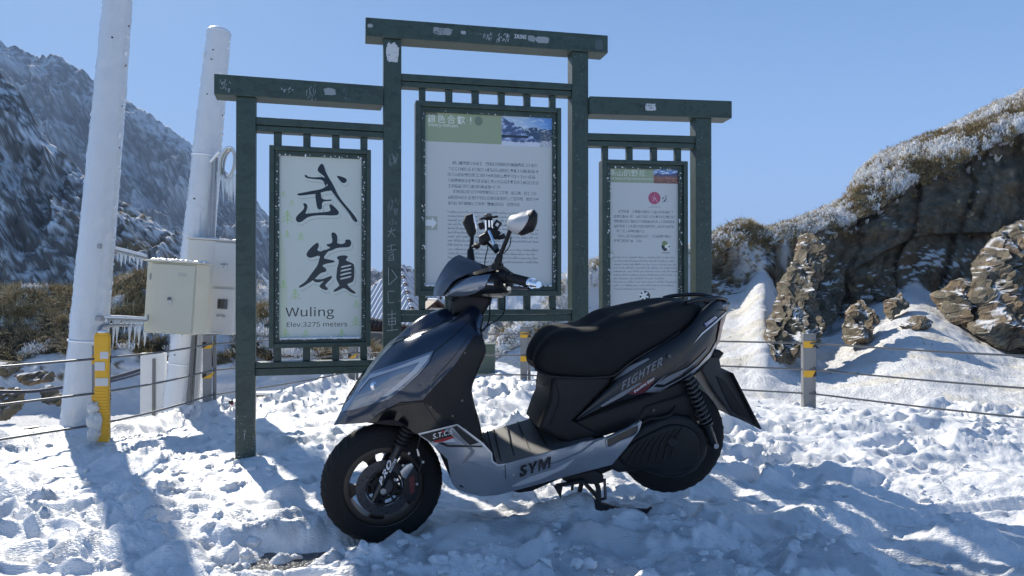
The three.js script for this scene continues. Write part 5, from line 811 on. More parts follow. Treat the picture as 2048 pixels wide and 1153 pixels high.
// ---- bars, grips, levers, mirrors ----
{
  const bar = new THREE.Group(); bar.name = 'handlebar'; scooter.add(bar);
  const g0 = L(1004, 551, 0.11), g1 = L(1060, 566, 0.32), g2 = L(1077, 570, 0.365), dir = g1.clone().sub(g0);
  for (const s of [1, -1]) {
    const f = (v) => s > 0 ? v.clone() : flip(v);
    const ribs = [rod(f(g0), f(g1), 0.0165, 0.0165, 22)]; for (let k = 0; k < 9; k++) { const q = f(g0.clone().addScaledVector(dir, 0.42 + k * 0.062)); ribs.push(new THREE.TorusGeometry(0.0163, 0.0022, 6, 22).applyQuaternion(new THREE.Quaternion().setFromUnitVectors(V(0, 0, 1), f(g1).sub(f(g0)).normalize())).translate(q.x, q.y, q.z)); }
    P('grip', merge(ribs), M.rubber, bar); P('bar_end', merge([rod(f(g1), f(g2), 0.017, 0.0125, 24), rod(f(g1.clone().lerp(g2, 0.05)), f(g1.clone().lerp(g2, 0.3)), 0.0195, 0.0195, 24)]), M.chrome, bar);
    P('brake_lever', tube([f(L(1006, 566, 0.13)), f(L(1020, 574, 0.19)), f(L(1040, 577, 0.26)), f(L(1058, 577, 0.325))], 0.0058, 24), M.darkSteel, bar);
    P('switch_housing', rod(f(g0.clone().addScaledVector(dir, -0.05)), f(g0.clone().addScaledVector(dir, 0.28)), 0.026, 0.022, 20), M.plastic, bar);
  }
  P('lever_pivot', rod(L(1001, 567, 0.13), L(1017, 577, 0.205), 0.0135, 0.0115, 18), M.plastic, bar); P('pivot_cap', rod(L(1017, 577, 0.205), L(1018, 577.6, 0.212), 0.0085, 0.0085, 18), M.steel, bar);
  P('cowl_screw', rod(L(975, 568, 0.14), L(988, 569, 0.15), 0.007, 0.007, 12), M.steel, bar);
  // mirrors: left one shows its silver back, the far one is edge on
  const mL = new THREE.Group(); mL.name = 'mirror'; scooter.add(mL);
  P('stem', merge([tube(Ls([[994, 534, 0.12], [999, 515, 0.135], [1005, 500, 0.15], [1014, 478, 0.175], [1020, 462, 0.19]]), 0.0085, 24, 10), rod(L(993, 538, 0.118), L(1000, 510, 0.138), 0.0165, 0.0125, 16), rod(L(986, 532, 0.11), L(1004, 535, 0.13), 0.014, 0.016, 12)]), M.plastic, mL);
  const out = smoothPoly([[1013, 446], [1020, 433], [1036, 427], [1057, 421], [1068, 419], [1076, 429], [1074, 449], [1067, 464], [1055, 468], [1044, 473], [1028, 467], [1017, 459]], 26), r = refine(out, 3), pos = [], N = r.pts.length;
  const rimD = (q) => { let m = 1e9; for (let i = 0; i < out.length; i++) { const a = out[i], b = out[(i + 1) % out.length], dx = b[0] - a[0], dy = b[1] - a[1], t = clamp(((q[0] - a[0]) * dx + (q[1] - a[1]) * dy) / (dx * dx + dy * dy), 0, 1); m = Math.min(m, Math.hypot(q[0] - a[0] - t * dx, q[1] - a[1] - t * dy)); } return m; };
  for (const s of [1, -0.25]) for (const q of r.pts) { const e = Math.min(1, rimD(q) / 24), p = L(q[0], q[1], 0.205 + (q[0] - 1013) * 0.0012 + s * 0.055 * Math.sqrt(e * (2 - e))); pos.push(p.x, p.y, p.z); }
  const idx = []; for (const [a, b, c] of r.tri) idx.push(a, b, c, a + N, c + N, b + N);
  let g = new THREE.BufferGeometry(); g.setAttribute('position', new THREE.Float32BufferAttribute(pos, 3)); g.setIndex(idx); g = mergeVertices(g, 1e-5); g.computeVertexNormals(); planarUV(g);
  const sh = P('mirror_shell', g, M.mirror, mL, 'silver mirror back with a dark edge'); P('mirror_edge', project([[1056, 428], [1068, 420.5], [1074.5, 430], [1073, 449], [1066, 463], [1054, 467.5], [1044, 471.5], [1036, 467.5], [1046, 458], [1054, 446], [1058, 436]], [sh], 0.0016, 3), M.plastic, mL);
  const mR = new THREE.Group(); mR.name = 'mirror'; scooter.add(mR);
  P('stem', merge([tube(Ls([[942, 520, -0.12], [941, 505, -0.135], [943, 490, -0.15], [944, 474, -0.17]]), 0.0085, 20, 10), rod(L(942, 524, -0.118), L(941, 500, -0.138), 0.017, 0.013, 16)]), M.plastic, mR);
  P('mirror_shell', merge([slab([[927, 445], [933, 431], [945, 427], [951, 450], [953, 467], [945, 478], [938, 470]], -0.215, -0.165, 0.012)]), M.plastic, mR); P('mirror_glass', slab([[946, 428], [949, 430], [954, 452], [953.5, 467], [950, 466]], -0.235, -0.17, 0.002), M.chrome, mR);
  P('mirror_cable', tube(Ls([[1022, 474, 0.19], [1020, 490, 0.18], [1011, 504, 0.165], [999, 512, 0.15], [990, 520, 0.14], [992, 528, 0.13]]), 0.0022, 24, 6), M.black, mL);
}
// ---- phone holder clamped between the mirrors ----
{
  const h = new THREE.Group(); h.name = 'phone_holder'; scooter.add(h);
  const bx = (x, y, w, sx0, sy0, sz, rz, m, n) => { const sx = sx0 * 1.25, sy = sy0 * 1.25, p = L(x, y, w), g = new RoundedBoxGeometry(sx, sy, sz, 2, Math.min(sx, sy, sz) * 0.25).rotateZ(rz).translate(p.x, p.y, p.z); P(n, g, m, h); };
  P('cross_bar', tube(Ls([[946, 494, -0.12], [958, 489, -0.06], [970, 484, 0.0], [984, 496, 0.07], [992, 505, 0.13]]), 0.006, 24), M.plastic, h); P('bar_clamp', new THREE.SphereGeometry(0.014, 14, 10).translate(...L(954, 492, -0.1).toArray()), M.plastic, h);
  P('ball_joint', new THREE.SphereGeometry(0.021, 18, 14).translate(...L(968, 481, 0.02).toArray()), M.plastic, h); bx(974, 474, 0.03, 0.05, 0.028, 0.035, 0.5, M.plastic, 'holder_arm'); bx(985, 466, 0.04, 0.045, 0.03, 0.03, -0.5, M.plastic, 'holder_arm');
  bx(978, 452, 0.03, 0.024, 0.05, 0.03, 0.08, M.plastic, 'holder_body'); for (const [x, w] of [[972, 0.05], [979, 0.05], [985, 0.05]]) P('spring_rod', rod(L(x, 461, w), L(x - 1, 441, w), 0.0045, 0.0045, 10), M.chrome, h);
  bx(977, 436, 0.03, 0.055, 0.007, 0.05, 0.15, M.plastic, 'upper_jaw'); bx(976, 431, 0.03, 0.018, 0.01, 0.05, 0.1, M.darkSteel, 'upper_jaw'); bx(963, 452, 0.04, 0.018, 0.022, 0.018, 0.3, M.plastic, 'side_jaw'); bx(994, 450, 0.05, 0.022, 0.026, 0.012, -0.6, M.plastic, 'side_jaw'); bx(994.5, 449.5, 0.058, 0.009, 0.011, 0.004, -0.6, M.paleSilver, 'jaw_pad');
  P('clamp_screw', rod(L(978, 462, 0.06), L(990, 492, 0.09), 0.006, 0.005, 12), M.chrome, h); P('clamp_knob', rod(L(991, 491, 0.085), L(993, 502, 0.1), 0.0105, 0.012, 12), M.darkSteel, h); P('clamp_knob', rod(L(996, 477, 0.06), L(1008, 473, 0.08), 0.007, 0.011, 12), M.plastic, h);
  P('power_cable', tube(Ls([[976, 488, 0.03], [975, 500, 0.03], [971, 515, 0.03], [969, 535, 0.03]]), 0.0024, 20, 6), M.black, h);
}
for (const c of [[[983, 594, 0.06], [980, 610, 0.07], [979, 635, 0.1], [972, 655, 0.14], [956, 670, 0.17]], [[1010, 590, 0.05], [1008, 625, 0.07], [995, 640, 0.09], [978, 650, 0.13], [952, 671, 0.17]]]) P('cable', tube(Ls(c), 0.003, 30, 6), M.black);
// ---- seat ----
{
  const st = [[1065, 722, 1066, 728, 0.06], [1070, 703, 1073, 740, 0.085], [1084, 681, 1089, 748, 0.108], [1104, 663, 1111, 752, 0.126], [1128, 655, 1135, 753.5, 0.142], [1155, 654, 1165, 754, 0.158], [1182, 650, 1200, 753.5, 0.162], [1203, 639, 1226, 750, 0.168], [1228, 626, 1255, 727, 0.172], [1268, 617, 1290, 704, 0.17], [1312, 607, 1325, 684, 0.158], [1345, 600.5, 1355, 665, 0.14], [1374, 600, 1380, 648, 0.115], [1392, 606, 1396, 632, 0.085], [1404, 619, 1404, 624, 0.03]];
  const g = ringShell(st.map(([a, b, c, d, w]) => { const q = (t, f) => [lerp(a, c, t), lerp(b, d, t), w * f]; return [q(0, 0), q(0.015, 0.42), q(0.09, 0.78), q(0.30, 0.97), q(0.68, 1.0), q(1.0, 0.93), q(1.0, 0.4), [lerp(a, c, 1), d - 1, 0]]; }), 44, 70); planarUV(g, 4); P('seat', g, M.seat);
  P('seat_pan', tube(Ls([[1070, 738, 0.10], [1090, 750, 0.128], [1135, 755.5, 0.146], [1200, 755, 0.152], [1228, 751, 0.16], [1258, 728, 0.165], [1292, 706, 0.163], [1328, 686, 0.15], [1360, 664, 0.132]]), 0.005, 60, 6), M.black);
}
// ---- under-seat body, floor, skirts ----
const under = P('under_seat_cover', slab([[1108, 751], [1226, 752], [1224, 770], [1150, 842], [1205, 872], [1170, 888], [1140, 891], [1110, 878], [1080, 858], [1092, 822], [1101, 803], [1101, 786], [1104, 768]], -0.135, 0.135, 0.02), M.plastic); void under;
P('cover_rib', tube(Ls([[1110, 760, 0.137], [1118, 800, 0.137], [1100, 850, 0.137]]), 0.0022, 20, 6), M.plastic, under);
P('bag_hook', merge([new THREE.TorusGeometry(0.012, 0.0042, 8, 20).rotateX(0.4).translate(...L(1094, 771, 0.02).toArray()), rod(L(1096, 766, 0.02), L(1106, 760, 0.02), 0.006)]), M.darkSteel);
{
  const near = [[966, 884, 0.165], [976, 905, 0.17], [986, 922, 0.175], [1000, 930, 0.178], [1040, 920, 0.18], [1092, 906, 0.18], [1140, 893, 0.178], [1190, 880, 0.17]], far = [[957, 862, -0.15], [962, 866, -0.155], [968, 866, -0.16], [985, 861, -0.165], [1020, 850, -0.165], [1052, 840, -0.165], [1092, 824, -0.165], [1130, 812, -0.16]];
  const mid = near.map((p, i) => [lerp(p[0], far[i][0], 0.5), lerp(p[1], far[i][1], 0.5) + 2, 0]), g = solidify(loft([Ls(near), Ls(mid), Ls(far)], 30, 20), 0.02), floor = P('floorboard', g, M.floor);
  for (let k = 0; k < 7; k++) { const t = 0.24 + k * 0.1, q = (row, f) => { const u = t * 7, i = Math.floor(u), a = row[i], b = row[i + 1]; return [lerp(a[0], b[0], u - i), lerp(a[1], b[1], u - i) - 1, lerp(a[2], b[2], u - i) * f]; }; const a = q(near, 0.9), c = q(far, 0.9); P('tread_rib', tube(Ls([a, [(a[0] + c[0]) / 2, (a[1] + c[1]) / 2 + 1, 0], c]), 0.003, 16, 6), M.rubber, floor); }
}
const skirtW = tps([[837, 870, 0.16], [915, 851, 0.198], [875, 878, 0.186], [895, 919, 0.165], [903, 966, 0.12], [915, 980, 0.105], [963, 888, 0.205], [983, 923, 0.21], [940, 940, 0.195], [963, 993, 0.13], [1010, 929, 0.205], [1010, 955, 0.2], [1018, 985, 0.14], [1096, 906, 0.2], [1096, 935, 0.2], [1090, 970, 0.15], [1164, 887, 0.192], [1170, 915, 0.195], [1170, 945, 0.165], [1213, 874, 0.185], [1230, 900, 0.19], [1200, 936, 0.165], [1279, 842, 0.165], [1270, 868, 0.172]]);
{
  const up = [[837, 870], [876, 860], [915, 851], [963, 888], [980, 906], [983, 922], [995, 932], [1010, 929], [1092, 906], [1164, 887], [1213, 874], [1250, 858], [1270, 847], [1280, 841], [1284, 845], [1279, 860], [1252, 897], [1224, 930], [1189, 939], [1120, 957], [1066, 972], [1018, 985], [995, 991], [963, 993.5], [930, 986], [915, 980], [903, 966], [895, 919], [862, 888]];
  const g = panelGeo(up, skirtW, 0.005, 4), sk = P('side_skirt', g, M.silver); P('side_skirt', mirrored(g), M.silver);
  const on = (name, poly, m, off = 0.002, lv = 3, label) => P(name, panelGeo(poly, skirtW, 0.001, lv, off), m, sk, label);
  on('stripe_decal', [[840, 871], [890, 858.5], [905, 873], [862, 884]], M.black, 0.0022); on('stripe_decal', [[905, 854.5], [914, 852.5], [958, 886], [940, 891], [925, 878]], M.black, 0.0022);
  on('red_flash', [[868, 882.5], [905, 873], [909, 876], [886, 884], [866, 886]], M.red, 0.0032, 2); on('red_flash', [[884, 861], [892, 862], [889, 866], [880, 867]], M.red, 0.0032, 2);
  on('grey_flash', [[892, 858], [899, 856], [950, 902], [946, 910], [930, 926], [922, 928], [938, 908], [942, 902]], M.grey, 0.0026, 3); on('pale_edge', [[837, 870], [915, 850.5], [963, 888], [981, 907], [983, 924], [995, 932.5], [1012, 930], [1012, 927.5], [996, 929.5], [986, 922], [984, 906], [966, 886], [916, 848.5], [837, 867.5]], M.paleSilver, 0.003, 2);
  on('pale_flash', [[862, 887], [905, 876.5], [912, 884], [880, 886], [868, 893]], M.paleSilver, 0.0024, 2); on('dark_flash', [[874, 886], [886, 885], [896, 891], [964, 892], [966, 895], [895, 894.5]], M.black, 0.003, 2);
  // raised crease: a second sheet that stands proud along the lower edge
  const lowW = (x, y) => skirtW(x, y) + 0.012 * sstep(x, 1020, 1100);
  const low = P('lower_skirt', panelGeo([[1010, 958], [1035, 951], [1080, 936], [1120, 925], [1164, 905], [1192, 884], [1213, 876], [1250, 861], [1272, 850], [1281, 843], [1282, 847], [1277, 861], [1251, 896], [1223, 929], [1189, 937], [1120, 954], [1066, 969], [1030, 978]], lowW, 0.012, 4, 0.002), M.silver, sk);
  const sideFlute = P('flute', panelGeo([[1024, 974], [1060, 955], [1110, 940], [1150, 918], [1128, 938], [1085, 958], [1040, 972]], (x, y) => lowW(x, y), 0.003, 3, 0.006), M.paleSilver, sk); void sideFlute;
  P('vent', panelGeo([[1213, 879], [1250, 861], [1274, 852], [1276, 858], [1272, 868], [1240, 882], [1216, 894]], lowW, 0.004, 3, 0.004), M.gloss, sk); P('vent_rim', tube([[1213, 879], [1250, 861.5], [1275, 850], [1278, 857], [1272, 868.5], [1240, 883], [1216, 895], [1213, 879]].map(([x, y]) => L(x, y, lowW(x, y) + 0.008)), 0.0022, 50, 6), M.silver, sk);
  P('lettering', lettering('S.T.C.S', 866, 877.5, 9.5, -0.26, [sk], 0.3, 1.0, 0.005), M.paleSilver, sk); P('maker_lettering', lettering('SYM', 1037, 954, 20, -0.30, [sk, low], 0.35, 1.22, 0.004), M.black, sk, 'black three-letter badge');
  P('skirt_screw', new THREE.CylinderGeometry(0.005, 0.005, 0.003, 12).rotateX(Math.PI / 2).translate(...L(1027, 950, skirtW(1027, 950) + 0.005).toArray()), M.steel, sk); P('skirt_joint', tube([[1010, 929], [1011, 945], [1011, 958]].map(([x, y]) => L(x, y, skirtW(x, y) + 0.003)), 0.0012, 12, 5), M.black, sk);
}
P('belly_pan', slab([[880, 896], [915, 930], [1000, 945], [1100, 930], [1205, 898], [1222, 928], [1190, 944], [1120, 960], [1066, 984], [1040, 988], [1020, 984], [965, 990], [920, 976], [903, 950]], -0.13, 0.13, 0.012), M.plastic);
P('inner_reflector', panelGeo([[893, 918], [908, 930], [924, 945], [922, 966], [914, 979], [903, 964]], (x, y) => -0.09 + (x - 893) * 0.003, 0.003, 3), M.silver);
// ---- tail fairing ----
const TA = [ // along the tail: middle top, seat edge, widest, lower edge, middle bottom
  [[1149, 840, 0], [1149, 840, 0.12], [1150, 841, 0.135], [1152, 842, 0.13], [1152, 842, 0]], [[1210, 775, 0], [1214, 774, 0.14], [1222, 790, 0.168], [1226, 812, 0.158], [1226, 812, 0]], [[1268, 718, 0], [1272, 716, 0.148], [1284, 746, 0.184], [1292, 789, 0.168], [1292, 789, 0]], [[1308, 694, 0], [1312, 691, 0.145], [1328, 722, 0.184], [1338, 772, 0.164], [1338, 772, 0]], [[1360, 662, 0], [1365, 660, 0.13], [1378, 690, 0.164], [1386, 746, 0.14], [1386, 746, 0]], [[1398, 624, 0], [1404, 621, 0.108], [1414, 650, 0.13], [1422, 708, 0.105], [1422, 708, 0]], [[1428, 600, 0], [1434, 600, 0.08], [1440, 622, 0.092], [1441, 660, 0.065], [1441, 660, 0]], [[1458, 604, 0], [1459, 605, 0.02], [1460, 608, 0.03], [1456, 618, 0.02], [1455, 620, 0]]];
const tail = P('tail_fairing', ringShell(TA, 40, 44), M.gloss);
{
  const on = (name, poly, m, off = 0.002, lv = 3, parent = tail, label) => P(name, project(poly, [tail], off, lv), m, parent, label);
  on('silver_flash', [[1201, 812], [1240, 787], [1278, 766], [1284, 766], [1245, 793], [1205, 814]], M.grey); on('seat_trim', [[1222, 766], [1226, 752], [1262, 732], [1296, 717], [1299, 719], [1262, 742]], M.grey, 0.003);
  on('red_flash', [[1255, 788], [1290, 762], [1310, 757], [1292, 784], [1270, 790]], M.redDark, 0.002); on('silver_panel', [[1290, 784], [1333, 749], [1306, 774], [1326, 774], [1362, 756], [1396, 731], [1420, 704], [1437, 672], [1440, 662], [1437, 678], [1419, 714], [1387, 745], [1338, 771], [1321, 784]], M.silver, 0.003);
  on('grey_panel', [[1312, 768], [1337, 752], [1375, 735], [1400, 712], [1420, 690], [1410, 706], [1390, 727], [1358, 751], [1328, 769]], M.grey, 0.0022);
  on('tail_pinstripe', [[1386, 688], [1402, 667], [1425, 648], [1445, 629], [1456, 619], [1456, 621.5], [1440, 638], [1420, 656], [1404, 669]], M.paleSilver, 0.003);
  P('model_lettering', lettering('FIGHTER', 1241, 783, 14, -0.565, [tail], 0.75, 1.22, 0.003), M.grey, tail, 'slanted silver model name'); P('lettering', lettering('Double Disc', 1268, 786, 4.2, -0.61, [tail], 0.2, 1.5, 0.004), M.white, tail);
  P('sticker', project([[1407, 648], [1429, 632], [1432, 638], [1411, 655]], [tail], 0.003, 2), std(0.11, 0.10, 0.24, 0.4), tail, 'small purple and white sticker'); P('sticker_lettering', lettering('TAMIYA', 1411, 652.5, 5.6, -0.63, [tail], 0, 0.95, 0.0045), M.white, tail);
  P('side_knob', rod(L(1338, 713, 0.17), L(1339, 713, 0.192), 0.0085, 0.0075, 18), M.darkSteel, tail); on('rear_reflector', [[1440, 640], [1446, 636], [1443, 660], [1437, 684], [1430, 696], [1434, 672]], M.redDark, 0.004, 2);
  const lampG = P('tail_lamp', slab([[1428, 606], [1440, 600], [1458, 605], [1455, 616], [1440, 624], [1430, 618]], -0.075, 0.075, 0.014), M.gloss); P('tail_lens', slab([[1438, 611], [1452, 607], [1456, 612], [1446, 619]], -0.05, 0.077, 0.004), M.clear, lampG);
  P('grab_rail', merge([tube(Ls([[1372, 606, 0.115], [1392, 601, 0.112], [1415, 598, 0.10], [1436, 596, 0.085], [1452, 600, 0.05]]), 0.009, 30, 10), mirrored(tube(Ls([[1372, 606, 0.115], [1392, 601, 0.112], [1415, 598, 0.10], [1436, 596, 0.085], [1452, 600, 0.05]]), 0.009, 30, 10))]), M.gloss);
}
// ---- engine, rear wheel, shock absorber ----
const rc = L(1340, 873, 0), rear = wheel('rear_wheel', rc, 0.238, 0.118, 0, 5); void rear;
P('frame_cover', slab([[1152, 844], [1226, 814], [1300, 790], [1386, 748], [1404, 770], [1380, 790], [1330, 806], [1296, 838], [1252, 862], [1200, 876], [1168, 886]], -0.12, 0.122, 0.014), M.plastic);
const crank = P('engine_case', slab([[1214, 930], [1234, 902], [1262, 875], [1290, 852], [1320, 838], [1352, 830], [1388, 838], [1410, 858], [1420, 885], [1414, 915], [1396, 942], [1366, 957], [1335, 958], [1305, 950], [1285, 944], [1262, 946], [1240, 948], [1222, 940]], 0.055, 0.15, 0.02), M.cast);
P('transmission_cover', slab(smoothPoly([[1240, 918], [1262, 890], [1300, 868], [1345, 850], [1385, 858], [1402, 884], [1398, 918], [1376, 942], [1342, 950], [1300, 942], [1262, 938]], 40), 0.14, 0.162, 0.012), M.plastic, crank);
P('cover_groove', tube(Array.from({ length: 24 }, (_, k) => { const a = -0.9 + k / 23 * 2.9; return L(1345 + 62 * Math.cos(a), 892 + 54 * Math.sin(a), 0.163); }), 0.0022, 60, 6), M.cast, crank);
P('engine_block', slab([[1150, 905], [1228, 890], [1240, 935], [1205, 950], [1150, 948]], -0.1, 0.1, 0.012), M.cast); P('air_filter_box', slab([[1290, 812], [1342, 796], [1386, 782], [1400, 806], [1392, 836], [1350, 832], [1310, 844], [1284, 848], [1272, 842]], 0.04, 0.13, 0.014), M.plastic);
for (let k = 0; k < 7; k++) P('case_rib', tube(Ls([[1252 + k * 15, 934 - k * 3, 0.164], [1262 + k * 15, 912 - k * 6, 0.166], [1282 + k * 14, 884 - k * 5, 0.164]]), 0.0028, 12, 5), M.cast, crank);
P('breather_hose', tube(Ls([[1285, 846, 0.14], [1300, 838, 0.15], [1322, 836, 0.15], [1345, 826, 0.14], [1352, 812, 0.13]]), 0.006, 24, 8), M.rubber); P('axle_cap', rod(L(1345, 885, 0.16), L(1345.4, 885, 0.176), 0.02, 0.017, 20), M.cast, crank); P('seat_stitching', tube(Ls([[1110, 690, 0.133], [1160, 684, 0.157], [1205, 676, 0.165], [1250, 660, 0.172], [1300, 645, 0.163], [1350, 628, 0.137]]), 0.0016, 60, 5), M.black);
for (const [x, y] of [[1307, 821], [1317, 883], [1376, 868], [1286, 930], [1330, 945]]) P('case_bolt', new THREE.CylinderGeometry(0.006, 0.006, 0.006, 6).rotateX(Math.PI / 2).translate(...L(x, y, 0.155).toArray()), M.darkSteel, crank);
{
  const sh = new THREE.Group(); sh.name = 'shock_absorber'; scooter.add(sh); const a = L(1374, 752, 0.145), b = L(1413, 848, 0.15), c = L(1428, 890, 0.15), ax = b.clone().sub(a), u = ax.clone().normalize(), e1 = V(0, 0, 1).cross(u).normalize(), e2 = u.clone().cross(e1), pts = [];
  for (let k = 0; k <= 220; k++) { const t = k / 220, q = t * 11 * 6.2832, rr = lerp(0.0215, 0.0245, t); pts.push(a.clone().addScaledVector(ax, t).addScaledVector(e1, Math.cos(q) * rr).addScaledVector(e2, Math.sin(q) * rr)); }
  P('spring', new THREE.TubeGeometry(new THREE.CatmullRomCurve3(pts), 440, 0.0042, 7), M.darkSteel, sh); P('damper', merge([rod(a, b, 0.012, 0.013, 16), rod(b, c, 0.0185, 0.016, 18), rod(b.clone().addScaledVector(u, -0.004), b.clone().addScaledVector(u, 0.006), 0.028, 0.028, 20)]), M.gloss, sh); P('mount_bolt', rod(c.clone().add(V(0, 0, -0.02)), c.clone().add(V(0, 0, 0.022)), 0.011, 0.011, 14), M.steel, sh);
}
// ---- rear mudguard and plate ----
{
  const g = P('rear_mudguard', slab([[1403, 743], [1413, 722], [1426, 703], [1441, 701], [1449, 707], [1440, 720], [1443, 736], [1464, 746], [1488, 791], [1485, 795], [1522, 859], [1496, 844], [1477, 838], [1463, 833], [1445, 806], [1424, 777]], -0.07, 0.055, 0.006), M.mud);
  const inner = P('mudguard_channel', slab([[1432, 752], [1450, 762], [1478, 806], [1497, 838], [1478, 832], [1464, 822], [1448, 790]], 0.05, 0.060, 0.003), M.cast, g); void inner;
  P('number_plate', slab([[1464, 747], [1467, 747], [1524, 859], [1520, 859]], -0.155, 0.085, 0.001), M.rubber, g); P('plate_lamp', slab([[1424, 704], [1442, 702], [1449, 707], [1440, 716], [1428, 716]], -0.03, 0.07, 0.006), M.plastic, g);
}
// ---- stands ----
{
  const s = new THREE.Group(); s.name = 'centre_stand'; scooter.add(s);
  P('stand_bracket', slab([[1120, 955], [1150, 944], [1190, 940], [1208, 952], [1207, 966], [1192, 970], [1165, 968], [1140, 968], [1128, 962]], -0.11, 0.11, 0.006), M.black, s);
  for (const k of [1, -1]) { const f = (v) => k > 0 ? v : flip(v); P('stand_leg', tube([f(L(1190, 962, 0.10)), f(L(1196, 975, 0.105)), f(L(1197, 998, 0.115)), f(L(1194, 1030, 0.125))], 0.0105, 20, 10), M.black, s); }
  P('stand_foot', slab([[1190, 1030], [1193, 1004], [1203, 1008], [1245, 1021], [1300, 1023], [1308, 1019], [1321, 1028], [1300, 1031], [1262, 1033], [1218, 1036], [1200, 1037]], 0.10, 0.135, 0.004), M.black, s); P('stand_spring', rod(L(1209, 958, 0.1), L(1211, 998, 0.11), 0.006, 0.006, 10), M.darkSteel, s);
  P('stand_crossbar', rod(L(1196, 996, 0.11), flip(L(1196, 996, 0.11)), 0.009, 0.009, 10), M.black, s); P('spring_hook', rod(L(1197, 1000, 0.11), L(1212, 997, 0.11), 0.006, 0.006, 8), M.black, s);
  P('side_stand', merge([rod(L(1112, 972, 0.12), L(1170, 962, 0.13), 0.008, 0.008, 10), slab([[1109, 975], [1126, 972], [1122, 998]], 0.10, 0.125, 0.003)]), M.black, s); P('stand_peg', rod(L(1146, 962, 0.1), L(1144, 981, 0.1), 0.006, 0.006, 8), M.black, s);
}

// ---------- iced utility poles and their boxes ----------
const iceBump = dataTex(256, (u, v) => 0.5 + 0.4 * tnoise(u, v, 24) + 0.25 * tnoise(u, v, 80));
const glaze = std(0.66, 0.68, 0.70, 0.34, 0, { clearcoat: 0.9, clearcoatRoughness: 0.16, bumpMap: iceBump, bumpScale: 0.003 });
const ice = std(0.86, 0.90, 0.93, 0.12, 0, { transmission: 0.55, thickness: 0, ior: 1.31, clearcoat: 0.6 });
const rimeIce = std(0.82, 0.84, 0.87, 0.45, 0, { clearcoat: 0.4, clearcoatRoughness: 0.2 });
const hole = std(0.03, 0.032, 0.035, 0.7);
const zinc = std(0.36, 0.37, 0.38, 0.45, 0.6, { bumpMap: iceBump, bumpScale: 0.001 }), zincDark = std(0.16, 0.165, 0.17, 0.5, 0.6);
function leanPole(label, bottom, top, r0, r1, extra, seed, capped) {
  const g = thing('utility_pole', label, 'pole', [bottom.x, bottom.y, bottom.z], 0, 'iced utility poles'), ax = top.clone().sub(bottom), len = ax.length() * extra, q = new THREE.Quaternion().setFromUnitVectors(V(0, 1, 0), ax.clone().normalize()); g.quaternion.copy(q);
  const geo = new THREE.CylinderGeometry(r0 + (r1 - r0) * extra, r0, len, 56, 240, !capped).translate(0, len / 2, 0), p = geo.attributes.position, n = geo.attributes.normal;
  for (let i = 0; i < p.count; i++) { const x = p.getX(i), y = p.getY(i), z = p.getZ(i), a = Math.atan2(z, x), side = Math.pow(Math.max(0, Math.cos(a - Math.PI)), 6) + 0.7 * Math.pow(Math.max(0, Math.cos(a)), 8), m = 0.003 * n3(x * 9, y * 5, z * 9 + seed) + (0.004 + 0.010 * side) * Math.max(0, n3(x * 18, y * 26, z * 18 + seed) - 0.15); if (Math.abs(n.getY(i)) < 0.5) p.setXYZ(i, x + Math.cos(a) * m, y, z + Math.sin(a) * m); }
  geo.computeVertexNormals(); const uv = geo.attributes.uv; for (let i = 0; i < uv.count; i++) uv.setXY(i, uv.getX(i) * 3, uv.getY(i) * len * 2.5);
  const shaft = part('shaft', geo, glaze, g); if (capped) part('ice_cap', new THREE.SphereGeometry(r0 + (r1 - r0) * extra + 0.004, 40, 12, 0, 6.2832, 0, Math.PI / 2).scale(1, 0.5, 1).translate(0, len - 0.003, 0), rimeIce, g);
  // ragged beads of clear ice along the windward and lee edges
  const r = rng(seed * 31), beads = []; for (let k = 0; k < 260; k++) { const y = r() * Math.min(len, 3.6), lee = r() < 0.35, a = (lee ? 0.05 : Math.PI - 0.05) + (r() - 0.5) * 0.55, R = lerp(r0, r1, y / ax.length()) + 0.002, s = 0.003 + 0.009 * r() * r(); beads.push(new THREE.IcosahedronGeometry(s, 1).scale(1, 1 + 1.4 * r(), 1).translate(Math.cos(a) * R, y, Math.sin(a) * R)); }
  part('ice_beads', merge(beads), rimeIce, g).userData.kind = 'stuff';
  g.updateMatrixWorld(true); return { g, shaft, len, rad: (y) => lerp(r0, r1, y / ax.length()) };
}
function onPole(P, y, az, m, geo, name) { const r = P.rad(y); geo.rotateY(az).translate(Math.sin(az) * r, y, Math.cos(az) * r); return part(name, geo, m, P.g); }
const b1 = at(159, 884, 5.55), t1 = at(237, -10, 5.62), pole1 = leanPole('taller icy white utility pole beside the yellow marker post', b1, t1, 0.138, 0.100, 1.75, 3, false);
const b2 = at(362, 842, 6.7), t2 = at(438, 66, 6.7), pole2 = leanPole('shorter icy white utility pole with a rounded top and meter cabinet', b2, t2, 0.163, 0.101, 1, 8, true);
